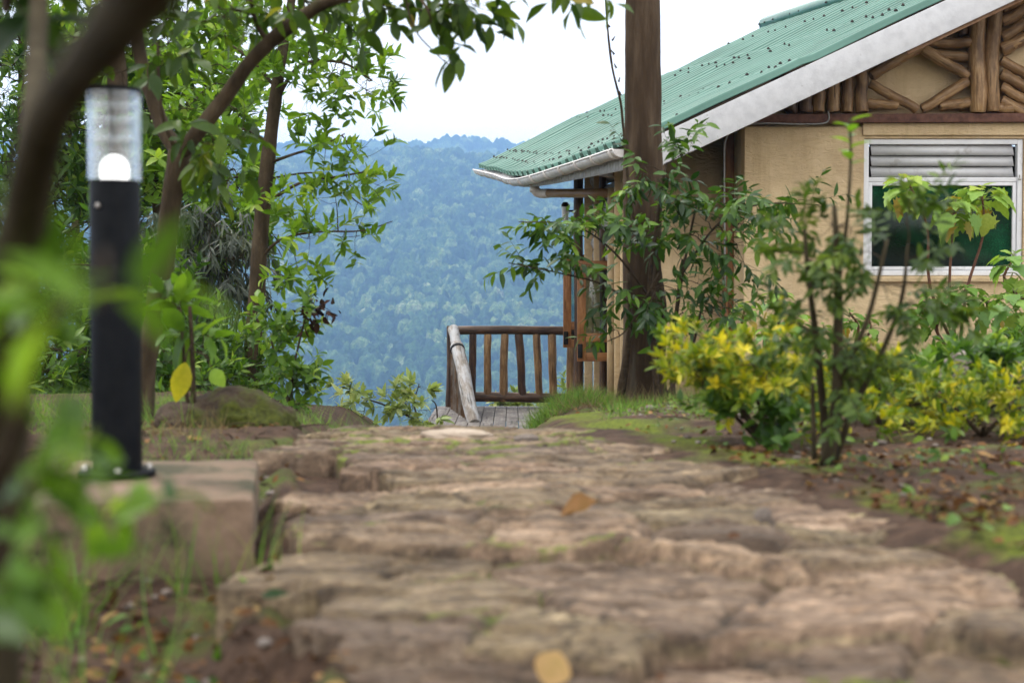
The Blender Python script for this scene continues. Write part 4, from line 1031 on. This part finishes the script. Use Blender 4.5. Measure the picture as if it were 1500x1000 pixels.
# sapling with the big yellow leaf
b_ = gat(282, 5.1)
plant('sapling', 'young sapling with long pale green leaves beside the bollard', 'sapling', b_,
  [([b_, at(283, 560, 5.1), at(281, 500, 5.1), at(278, 448, 5.1)], .011, .007), ([b_, at(272, 570, 5.1), at(268, 500, 5.1), at(264, 452, 5.1)], .008, .005)],
  [Bl(272, 462, 5.1, 24, 16, .06, 4), Bl(292, 480, 5.1, 22, 14, .06, 3)], 'broad', 'leaf_fresh', 'twig', twig=.07, lpt=5, ll=.13, up=.1, seed=35, br=.003, vbias=-.1)
lf = thing('dying_leaf', 'large yellow leaf drooping from the sapling beside the bollard', 'leaf', at(272, 528, 5.0))
leaves_obj('blade', [at(272, 530, 5.0)], [(-.25, 0, -1)], [(.25, -1, .1)], [.15], [.2], 'broad', M['leaf_orange'], lf, [1.1])
mb = MB(); mb.tube([at(280, 505, 5.05), at(274, 518, 5.0), at(272, 531, 5.0)], (.003, .002), 5); mb.build('stalk', M['twig'], lf)
lf = thing('dying_leaf', 'smaller yellow green leaf hanging right of the sapling', 'leaf', at(312, 540, 5.0))
leaves_obj('blade', [at(311, 540, 5.0)], [(.35, 0, -.6)], [(-.2, -1, .2)], [.075], [.75], 'broad', M['leaf_lime'], lf, [1.8])
mb = MB(); mb.tube([at(284, 515, 5.05), at(300, 520, 5.0), at(311, 541, 5.0)], (.003, .002), 5); mb.build('stalk', M['twig'], lf)
# pale shrub below the crest of the path
b_ = gat(640, 13)
plant('shrub', 'pale yellow green shrub reaching up beyond the far end of the path', 'shrub', b_,
  [([b_, at(622, 625, 13), at(570, 596, 13), at(530, 582, 13)], .014, .006), ([b_, at(608, 600, 13), at(614, 562, 13)], .01, .004), ([b_, at(640, 600, 13), at(632, 585, 13)], .008, .004)],
  [Bl(522, 574, 13, 22, 14, .25, 10), Bl(568, 584, 13, 34, 18, .3, 16), Bl(612, 560, 13, 14, 12, .2, 7), Bl(622, 590, 13, 26, 14, .2, 8), Bl(545, 604, 13, 40, 12, .2, 10)],
  'oval', 'leaf_pale', 'twig', twig=.12, lpt=9, ll=.115, up=.25, seed=37, br=.003, rosette=.6, per=4)
b_ = gat(760, 20)
plant('shrub', 'pale shrub tops showing between the balusters behind the deck', 'shrub', b_, [([b_, at(770, 640, 20), at(780, 610, 20)], .03, .01)],
  [Bl(730, 592, 20, 40, 10, .5, 24), Bl(800, 590, 20, 60, 12, .5, 34), Bl(850, 580, 20, 30, 20, .5, 16), Bl(800, 630, 20, 90, 30, .5, 20)], 'oval', 'leaf_pale', 'twig', twig=.16, lpt=8, ll=.14, seed=38, rosette=.6)

# ------------------------------------------------------------------ right side plants
b_ = gat(938, 9.7)
plant('tree', 'tall straight brown trunk in front of the eave rising out of the picture', 'tree', b_,
  [([b_ - V((0, 0, .1)), b_ + V((0, 0, .12)), at(941, 500, 9.7), at(940, 380, 9.7), at(942, 240, 9.7), at(942, 120, 9.7), at(942, 0, 9.7), at(944, -160, 9.7), at(946, -420, 9.7)], [.17, .145, .135, .132, .127, .122, .113, .11, .09], None)],
  [Bl(946, -430, 9.7, 300, 110, 1.4, 90)], 'broad', 'leaf_broad', 'bark_tall', seed=41, rough=.07, sides=28, ll=.13, twig=.3)  # out-of-view crown, enlarged to throw shade on the right bed
vn = at(885, 10, 9.3)
vine = thing('dead_vine', 'thin dry vine hanging down along the tall trunk', 'vine', vn)
mb = MB(); mb.tube([at(884, -60, 9.4), at(889, 30, 9.4), at(897, 100, 9.4), at(909, 150, 9.45), at(914, 200, 9.5), at(920, 260, 9.5), at(930, 330, 9.5)], (.006, .01), 7, True, .3, 5, 5)
mb.build('stem', M['twig'], vine)
mb = MB()
for k in range(9):
    p = at(884 + k * 3.2, -20 + k * 20, 9.4); mb.tube([p, p + V((random.uniform(-.03, .03), 0, .03))], (.008, .003), 5, True, 0, 0, 1)
mb.build('knots', M['twig'], vine)
b_ = gat(965, 9.1)
plant('shrub', 'dark green climbing shrub with drooping sprays wrapped round the tall trunk', 'shrub', b_,
  [([b_, at(958, 520, 9.1), at(952, 420, 9.1), at(962, 330, 9.1), at(975, 240, 9.1)], .02, .01), ([b_, at(985, 500, 9.15), at(1000, 400, 9.1), at(1020, 300, 9.1)], .016, .007),
   ([at(955, 440, 9.1), at(900, 370, 9.0), at(840, 330, 8.9), at(760, 325, 8.8)], .008, .003), ([at(955, 470, 9.1), at(890, 420, 9.0), at(820, 400, 8.9), at(745, 385, 8.8)], .008, .003),
   ([at(1000, 400, 9.1), at(1050, 330, 9.0), at(1110, 300, 8.9), at(1200, 300, 8.7)], .008, .003), ([at(965, 400, 9.0), at(920, 480, 8.9), at(890, 500, 8.8)], .006, .003), ([b_, at(1010, 520, 9.2), at(1030, 440, 9.2)], .012, .006),
   ([gat(972, 9.45), at(966, 540, 9.5), at(970, 460, 9.52), at(962, 380, 9.5), at(966, 300, 9.5)], .045, .02), ([gat(905, 9.5), at(912, 560, 9.52), at(922, 480, 9.53), at(920, 400, 9.53)], .035, .012), ([gat(990, 9.3), at(985, 560, 9.4), at(990, 470, 9.4), at(1000, 380, 9.3)], .022, .01)],
  [Bl(800, 322, 8.9, 52, 10, .15, 18), Bl(800, 388, 8.9, 54, 8, .15, 16), Bl(885, 325, 9.0, 36, 16, .2, 10), Bl(960, 262, 9.0, 40, 34, .25, 18), Bl(985, 345, 9.0, 50, 44, .3, 22), Bl(1040, 350, 9.1, 56, 50, .3, 30),
   Bl(1090, 300, 9.0, 40, 14, .2, 13), Bl(1015, 238, 9.1, 36, 20, .3, 8), Bl(905, 430, 8.9, 22, 26, .2, 7), Bl(900, 484, 8.9, 18, 10, .1, 3), Bl(1015, 440, 9.1, 40, 50, .3, 24), Bl(965, 420, 9.0, 36, 40, .2, 12), Bl(1180, 298, 8.8, 46, 8, .2, 8)],
  'oval', 'leaf_deep', 'twig', twig=.2, lpt=9, ll=.1, up=-.15, droop=.3, seed=43, br=.0032, clump=.36, per=4, tw_up=.02, flat=.5)
# yellow shrubs
def yshrub(lab, px, d, bl_, seed):
    b = gat(px, d)
    plant('shrub', lab, 'shrub', b, [([b, b.lerp(B_[0], .5) + V((random.uniform(-.02, .02), 0, .02)), B_[0]], .008, .004) for B_ in bl_], bl_, 'oval', 'leaf_yellow', 'twig', 'twig',
          'yellow shrubs along the right side of the path', twig=.085, lpt=15, ll=.041, up=.3, seed=seed, br=.002, rosette=.35, per=4, clump=.36)
yshrub('rounded golden yellow shrub beside the path below the tall trunk', 1120, 4.5, [Bl(1045, 520, 4.5, 34, 20, .12, 26), Bl(1120, 512, 4.5, 40, 18, .12, 28), Bl(1030, 570, 4.4, 30, 22, .1, 14), Bl(1100, 570, 4.4, 56, 30, .15, 28), Bl(1165, 560, 4.5, 30, 34, .12, 18), Bl(1010, 530, 4.5, 20, 16, .1, 10), Bl(1090, 540, 4.4, 50, 20, .12, 20)], 51)
yshrub('small yellow shrub at the foot of the dark feathery shrub', 1225, 4.6, [Bl(1215, 590, 4.6, 34, 26, .12, 22), Bl(1255, 610, 4.6, 30, 22, .12, 18)], 60)
yshrub('low yellow shrub showing just behind the dark feathery shrub', 1290, 5.0, [Bl(1250, 560, 5.0, 28, 24, .12, 18), Bl(1300, 575, 5.0, 40, 24, .15, 30), Bl(1350, 590, 4.9, 36, 24, .15, 26), Bl(1290, 540, 5.1, 50, 16, .15, 14)], 52)
yshrub('sparse yellow shrub at the right edge of the view', 1440, 4.7, [Bl(1390, 590, 4.8, 36, 22, .15, 26), Bl(1440, 625, 4.6, 40, 24, .15, 26), Bl(1495, 600, 4.7, 36, 30, .18, 26)], 53)
for lab_, px_b, d_b, sd_b in (('low dark green bush behind the yellow shrub at the right edge', 1440, 5.4, 57), ('bushy green undergrowth beside the grey rock', 1480, 8.6, 58), ('low green undergrowth between the feathery shrub and the wall', 1300, 8.6, 59)):
    b_ = gat(px_b, d_b); k_ = d_b / F
    plant('bush', lab_, 'bush', b_, [([b_, b_ + V((.02, 0, .1))], .012, .006), ([b_, b_ + V((.12, 0, .09))], .008, .005), ([b_, b_ + V((-.13, 0, .09))], .008, .005)],
      [(b_ + V((-60 * k_, 0, .1)), (50 * k_, .25, .09), 34), (b_ + V((30 * k_, .1, .12)), (60 * k_, .25, .1), 44), (b_ + V((110 * k_, 0, .09)), (40 * k_, .2, .08), 24)], 'wide', 'leaf_bush', 'twig', twig=.08, lpt=8, ll=.06, seed=sd_b, br=.002)
b_ = gat(1120, 4.35)
plant('shrub', 'low green leafy shrub under the rounded golden shrub', 'shrub', b_, [([b_, b_ + V((-.02, 0, .08)), at(1085, 610, 4.35)], .007, .004), ([b_, at(1150, 600, 4.35)], .007, .004)],
  [Bl(1085, 612, 4.35, 40, 22, .1, 14), Bl(1150, 605, 4.35, 36, 26, .1, 14), Bl(1120, 640, 4.3, 40, 16, .1, 10)], 'wide', 'leaf_bush', 'twig', twig=.06, lpt=6, ll=.055, seed=54, br=.002, vbias=-.05)
# dark feathery shrub in front
b_ = gat(1212, 3.75)
st = [([b_, at(1206, 600, 3.75), at(1196, 500, 3.75), at(1184, 400, 3.75), at(1178, 330, 3.75)], .013, .005), ([b_, at(1225, 600, 3.7), at(1228, 480, 3.7), at(1226, 380, 3.7), at(1222, 300, 3.7)], .02, .006),
      ([b_ + V((.02, .02, 0)), at(1250, 600, 3.72), at(1290, 520, 3.72), at(1320, 440, 3.7), at(1330, 360, 3.7)], .011, .004), ([at(1226, 560, 3.7), at(1270, 470, 3.6), at(1300, 350, 3.6)], .009, .004),
      ([at(1228, 420, 3.7), at(1240, 330, 3.72), at(1246, 240, 3.72), at(1245, 175, 3.72)], .006, .003), ([b_ + V((-.03, 0, 0)), at(1192, 640, 3.7), at(1190, 560, 3.7)], .009, .005)]
bl_ = [Bl(1185, 380, 3.75, 30, 50, .1, 11), Bl(1190, 480, 3.75, 40, 40, .12, 13), Bl(1225, 330, 3.7, 26, 40, .08, 8), Bl(1290, 370, 3.65, 44, 30, .12, 5), Bl(1340, 385, 3.65, 30, 24, .1, 3), Bl(1290, 440, 3.65, 56, 36, .12, 8),
       Bl(1260, 520, 3.7, 50, 30, .1, 13), Bl(1335, 300, 3.65, 40, 30, .1, 7), Bl(1350, 460, 3.7, 40, 30, .1, 7), Bl(1220, 560, 3.65, 30, 40, .08, 8), Bl(1130, 370, 3.8, 30, 20, .1, 3)]
plant('shrub', 'dark feathery evergreen shrub with thin bare stems in front of the window', 'shrub', b_, st, bl_, 'oval', 'leaf_cypress', 'bark_dark', 'twig', twig=.12, lpt=18, ll=.042, up=-.05, droop=.15, seed=56, br=.002, flat=.55, clump=.42, tw_up=.0, rough=.15, per=4)
b2 = at(1245, 185, 3.72); rr = np.random.default_rng(9)
tip = thing('shoot', 'fresh green shoot tip standing above the dark feathery shrub', 'shoot', b2)
k = 9; an = np.arange(k) * 2.4
leaves_obj('leaves', [np.array(at(1245, 178 + 8 * i, 3.72)) for i in range(k)], np.stack([np.cos(an), np.sin(an), .5 + 0 * an], 1), np.stack([-.4 * np.cos(an), -.4 * np.sin(an), 1 + 0 * an], 1), .05 + .01 * rr.random(k), .4 + .4 * rr.random(k), 'wide', M['leaf_fresh'], tip)
mb = MB(); mb.tube([at(1245, 262, 3.72), at(1246, 220, 3.72), at(1245, 172, 3.72)], (.0035, .002), 6, True, 0, 0, 3); mb.build('stem', M['twig'], tip)
# lobed leaf plants against the wall
def lobe(lab, px, d, tips, seed, ll=.19, vb=0.):
    rg = np.random.default_rng(seed); b = gat(px, d)
    root = thing('leafy_plant', lab, 'plant', b, 'lobed leaf plants growing against the wall')
    mb = MB(); pb = MB(); P, D, N, S, VV = [], [], [], [], []
    for (tx, ty, sz) in tips:
        tp = np.array(at(tx, ty, d)) + (0, rg.normal() * .1, 0); b0 = np.array(b)
        m1 = b0 * .6 + tp * .4 + (rg.normal() * .07, 0, 0); m2 = b0 * .25 + tp * .75 + (rg.normal() * .05, 0, 0)
        mb.tube([b0, m1, m2, tp], (.016, .009), 8, True, .2, seed, 4)
        for ring, (n, el, pet, sc_, va) in enumerate(((4, 1.1, .05, .5, .75), (7, .5, .11, .75, .7), (8, .1, .14, .95, .55), (5, -.5, .1, .85, .8))):
            for k in range(n):
                a_ = k * 6.283 / n + ring * .9 + rg.normal() * .25; e = el + rg.normal() * .2
                rad = np.array([math.cos(a_), math.sin(a_), 0]); pd = rad * math.cos(e) + np.array([0, 0, math.sin(e)])
                o_ = tp - np.array([0, 0, .035 * ring]); q_ = o_ + pd * pet * sz * (.8 + .4 * rg.random())
                pb.tube([o_, (o_ + q_) / 2 + np.array([0, 0, .01]), q_], (.004, .0025), 5, True, 0, 0, 2)
                P.append(q_); D.append(rad * math.cos(e - .75) + np.array([0, 0, math.sin(e - .75)]) + rg.normal(size=3) * .15); N.append(np.array([0, 0, .8]) + rad * .6 + rg.normal(size=3) * .15)
                S.append(ll * sz * sc_ * (.8 + .4 * rg.random())); VV.append(va + vb + rg.normal() * .12 + (.3 if ring == 3 and rg.random() < .4 else 0))
    mb.build('stems', M['twig_red'], root); pb.build('petioles', M['leaf_stalk'], root)
    leaves_obj('foliage', P, D, N, S, VV, 'lobed', M['leaf_lime'], root)
M['leaf_stalk'] = noisy('leaf_stalk', [(.3, (.12, .16, .05)), (.7, (.22, .24, .1))], 20, rough=.6)
lobe('tallest lobed leaf plant with its tops across the window', 1405, 12.4, [(1328, 268, 1.), (1393, 300, 1.05), (1440, 282, 1.1)], 61, .2, .05)
lobe('lobed leaf plant with green leaves below the window', 1400, 12.2, [(1372, 432, .9), (1412, 424, .9), (1440, 440, .9), (1350, 455, .8)], 62, .18, -.3)
lobe('lobed leaf plant cut off by the right edge of the view', 1500, 10.5, [(1490, 378, .9), (1478, 430, .9), (1500, 470, .8)], 63, .19, -.12)
lobe('low lobed leaf plant next to the orange corner post', 1130, 11.8, [(1090, 450, .7), (1140, 432, .8), (1160, 465, .8), (1120, 480, .7)], 64, .16, -.15)
lobe('short lobed leaf plant against the wall behind the feathery shrub', 1255, 12.4, [(1240, 458, .7), (1275, 470, .7), (1215, 480, .6)], 65, .15, -.2)
# ------------------------------------------------------------------ grass, litter, fallen leaves
def grass(name, label, areas, mat, seed, tpl='blade', cat='grass'):
    r = np.random.default_rng(seed); P, D, N, S, VV, W = [], [], [], [], [], []
    for (cx, cy, rx, ry, n, h, lean) in areas:
        k = 0
        a = r.random(n) * 6.283; q = np.sqrt(r.random(n))
        tx = cx + rx * q * np.cos(a); ty = cy + ry * q * np.sin(a)
        tx += .25 * rx * fbm(tx * 9, ty * 9, seed, 2); ty += .25 * ry * fbm(tx * 9 + 3, ty * 9, seed + 1, 2)
        tz = gz(tx, ty) - .01
        P.append(np.stack([tx, ty, tz], 1)); d = r.normal(size=(n, 3)) * lean; d[:, 2] = 1
        D.append(d); N.append(np.stack([r.normal(size=n), r.normal(size=n), .2 + 0 * a], 1)); S.append(h * (.45 + .75 * r.random(n))); VV.append(np.clip(r.normal(.5, .22, n), 0, 1)); W.append(np.full(n, 1.0) * np.clip(.085 / h, .45, 1.6))
    o = leaves_obj(name, np.concatenate(P), np.concatenate(D), np.concatenate(N), np.concatenate(S), np.concatenate(VV), tpl, M[mat], None, np.concatenate(W))
    return tag(o, label, cat, kind='stuff')
def gx(px, d): return (px - 750) / F * d
grass('grass', 'green grass tufts round the plinth and along the paving', [(gx(210, 3.9), 3.95, .33, .4, 800, .07, .45), (gx(240, 2.6), 2.58, .3, .06, 46, .15, .3), (gx(40, 2.45), 2.45, .12, .15, 30, .16, .4), (gx(350, 2.5), 2.5, .08, .05, 10, .13, .25),
   (gx(825, 9.2), 9.2, .36, .5, 3400, .12, .6), (gx(1010, 8.4), 8.4, .5, .5, 1000, .1, .6), (gx(1080, 6), 6.2, .6, .8, 1500, .08, .7), (gx(1350, 5.2), 5.4, .8, .5, 900, .07, .8), (gx(1480, 9), 9.2, 1.1, 1.2, 4200, .2, .5), (gx(1330, 7), 7.2, .7, .6, 1100, .12, .5), (gx(1300, 3.6), 3.7, .3, .2, 60, .05, .5), (gx(100, 6), 6, 1.3, 1.2, 3200, .13, .6), (gx(880, 12), 12.4, .8, 1.2, 1500, .14, .5)], 'grass', 71)
grass('dry_grass', 'dry straw coloured grass and roots at the foot of the tall trunk', [(gx(930, 9.2), 9.3, .4, .3, 900, .17, .9), (gx(1010, 9), 8.9, .35, .3, 420, .14, .9), (gx(850, 9), 9, .25, .4, 700, .1, .9), (gx(250, 4.6), 4.7, .25, .25, 160, .09, .9)], 'straw', 73, cat='dry grass')
def litter(label, areas, mat, seed, s0, s1, tpl='wide', name='leaf_litter', cat='leaf litter', lift=.006):
    r = np.random.default_rng(seed); P = []
    for cx, cy, rx, ry, n in areas:
        x = cx + rx * (r.random(n) * 2 - 1); y = cy + ry * (r.random(n) * 2 - 1); P.append(np.stack([x, y, gz(x, y) + lift + .01 * r.random(n)], 1))
    P = np.concatenate(P)
    ok = ~((P[:, 0] > xl(P[:, 1]) + .02) & (P[:, 0] < xr(P[:, 1]) + .01)); P = P[ok]; n = len(P)
    D = r.normal(size=(n, 3)) * (1, 1, .28); N = r.normal(size=(n, 3)) * .45 + (0, 0, 1)
    return tag(leaves_obj(name, P, D, N, s0 + (s1 - s0) * r.random(n), r.random(n), tpl, M[mat]), label, cat, kind='stuff')
litter('red brown fallen leaves strewn over the dark soil', [(-.6, 2.1, .45, .5, 900), (-1.2, 4.4, .8, 1, 500), (1.3, 3.2, .75, 1.1, 1700), (1.0, 2.7, .25, .5, 260), (1.6, 5.5, 1.2, 1.6, 700), (.9, 8, 1, 1.2, 260)], 'leaf_dry', 81, .012, .038)
litter('small green seedlings sprouting from the soil', [(-.6, 2.1, .35, .4, 50), (1.3, 3.3, .6, .9, 70), (1.5, 5, 1, 1.2, 160)], 'leaf_bush', 82, .02, .045, 'wide', 'seedlings', 'seedlings', .02)
r = np.random.default_rng(83); mb = MB()
for k in range(420):
    if r.random() < .4: x, y = r.uniform(-1.4, -.3), r.uniform(1.6, 3.9)
    else: x, y = r.uniform(.5, 2.6), r.uniform(2.2, 6.5)
    if xl(y) < x < xr(y) + .03: continue
    s_ = r.uniform(.004, .014) if r.random() < .9 else r.uniform(.014, .024); z = float(gz(np.array([x]), np.array([y]))[0]) + s_ * .3
    a = r.random() * 6
    mb.lathe([(0, -s_ * .5), (s_ * .8, -s_ * .3), (s_, s_ * .1), (s_ * .6, s_ * .5), (0, s_ * .6)], (x, y, z), 7)
tag(mb.build('gravel', M['rock_grey']), 'pale pebbles scattered over the soil', 'gravel', kind='stuff')
mb = MB()
for k in range(260):
    if r.random() < .45: x, y = r.uniform(-1.5, -.3), r.uniform(1.6, 5)
    else: x, y = r.uniform(.6, 2.6), r.uniform(2.2, 8)
    if xl(y) < x < xr(y): continue
    z = float(gz(np.array([x]), np.array([y]))[0]); a = r.random() * 6.28; L = r.uniform(.03, .14)
    p = V((x, y, z + .006)); q = p + V((math.cos(a) * L, math.sin(a) * L, r.uniform(-.005, .02)))
    mb.tube([p, (p + q) / 2 + V((r.normal() * .008, r.normal() * .008, .006)), q], (.003, .0015), 5, True, 0, 0, 2)
tag(mb.build('fallen_twigs', M['twig']), 'thin fallen twigs lying in the soil', 'twigs', kind='stuff')
M['stone_pale'] = noisy('stone_pale', [(.3, (.26, .2, .15)), (.7, (.4, .33, .26))], 14, bump=.5)
TPL['curled'] = strip_tpl((0, .1, .25, .42, .6, .78, .92, 1), ell(.26), 1.1, -.35, .07)
# single leaves lying on the paving
zi_ = np.where(inm, zz, -9)
def pz_(x, y):
    i = int(np.argmin(abs(py_ - y))); j = int(np.argmin(abs(px_ - x))); return float(zi_[max(0, i - 3):i + 4, max(0, j - 3):j + 4].max())
def fleaf(lab, px, d, size, var, rot, mat='leaf_dry', w=1.3, tilt=.35, tpl='broad'):
    x = gx(px, d); z = pz_(x, d) + .008
    o = leaves_obj('fallen_leaf', [(x, d, z)], [(math.cos(rot), math.sin(rot), tilt)], [(math.sin(rot) * .5, -.5, 1)], [size], [var], tpl, M[mat], None, [w], (x, d, z))
    tag(o, lab, 'fallen leaf', 'fallen leaves on the paving')
fleaf('curled orange brown leaf lying in the middle of the paving', 822, 2.72, .075, .85, .15, tpl='curled', tilt=.1)
fleaf('dark brown leaf tucked against the curled orange leaf', 838, 2.75, .06, .3, 2.4)
fleaf('pale tan leaf standing up on the nearest flagstones', 800, 1.78, .06, 1., 1.1, tilt=.9, w=1.9)
fleaf('small reddish leaf on the paving toward its right edge', 1068, 2.5, .03, .45, .4)
fleaf('tiny rust coloured leaf on the nearest paving right of the tan leaf', 965, 1.85, .022, .5, .9)
# pale broken stone on the far paving
def slab(lab, px, d, rx, ry, h, seed, m='rock_grey'):
    x = gx(px, d); z = pz_(x, d)
    rock('loose_stone', lab, (x, d, z - .002), (rx, ry, h), m, seed, 'loose stones on the paving'); 
slab('long pale flat stone lying near the crest of the path', 668, 4.5, .115, .06, .022, 15, 'stone_pale')
slab('small brown stone lying right of the long pale stone', 770, 4.4, .035, .025, .014, 17)
slab('upright pinkish pebble toward the right edge of the paving', 1120, 2.78, .018, .015, .022, 19)
# blurred leaves close to the lens at the left
b_ = gat(-40, 1.15)
plant('shrub', 'blurred green shrub right in front of the lens at the lower left', 'shrub', b_,
  [([b_, at(-20, 800, 1.1), at(20, 640, 1.0), at(60, 500, .9), at(110, 420, .82)], .006, .003), ([b_, at(-30, 900, 1.0), at(10, 780, .9), at(50, 700, .85)], .005, .003), ([b_, at(-20, 560, 1.2), at(10, 400, 1.2)], .006, .003)],
  [Bl(140, 430, .58, 34, 16, .02, 2), Bl(60, 440, .95, 44, 40, .05, 8), Bl(10, 560, 1.0, 44, 60, .06, 9), Bl(40, 690, .95, 50, 56, .06, 9), Bl(20, 830, .85, 50, 60, .05, 8), Bl(100, 770, 1.15, 54, 40, .06, 5), Bl(10, 930, .8, 36, 40, .05, 4), Bl(20, 380, 1.1, 30, 40, .05, 4)],
  'broad', 'leaf_fresh', 'twig', twig=.03, lpt=3, ll=.042, seed=91, br=.0012, up=.0, clump=.5, vbias=-.12)
grass('tall_grass', 'long blurred grass blades arching in front of the bollard', [(gx(20, 1.6), 1.65, .08, .2, 30, .3, .45), (gx(110, 2.3), 2.3, .14, .08, 16, .26, .5), (gx(10, 1.3), 1.35, .08, .15, 30, .28, .5)], 'grass', 92)
#END
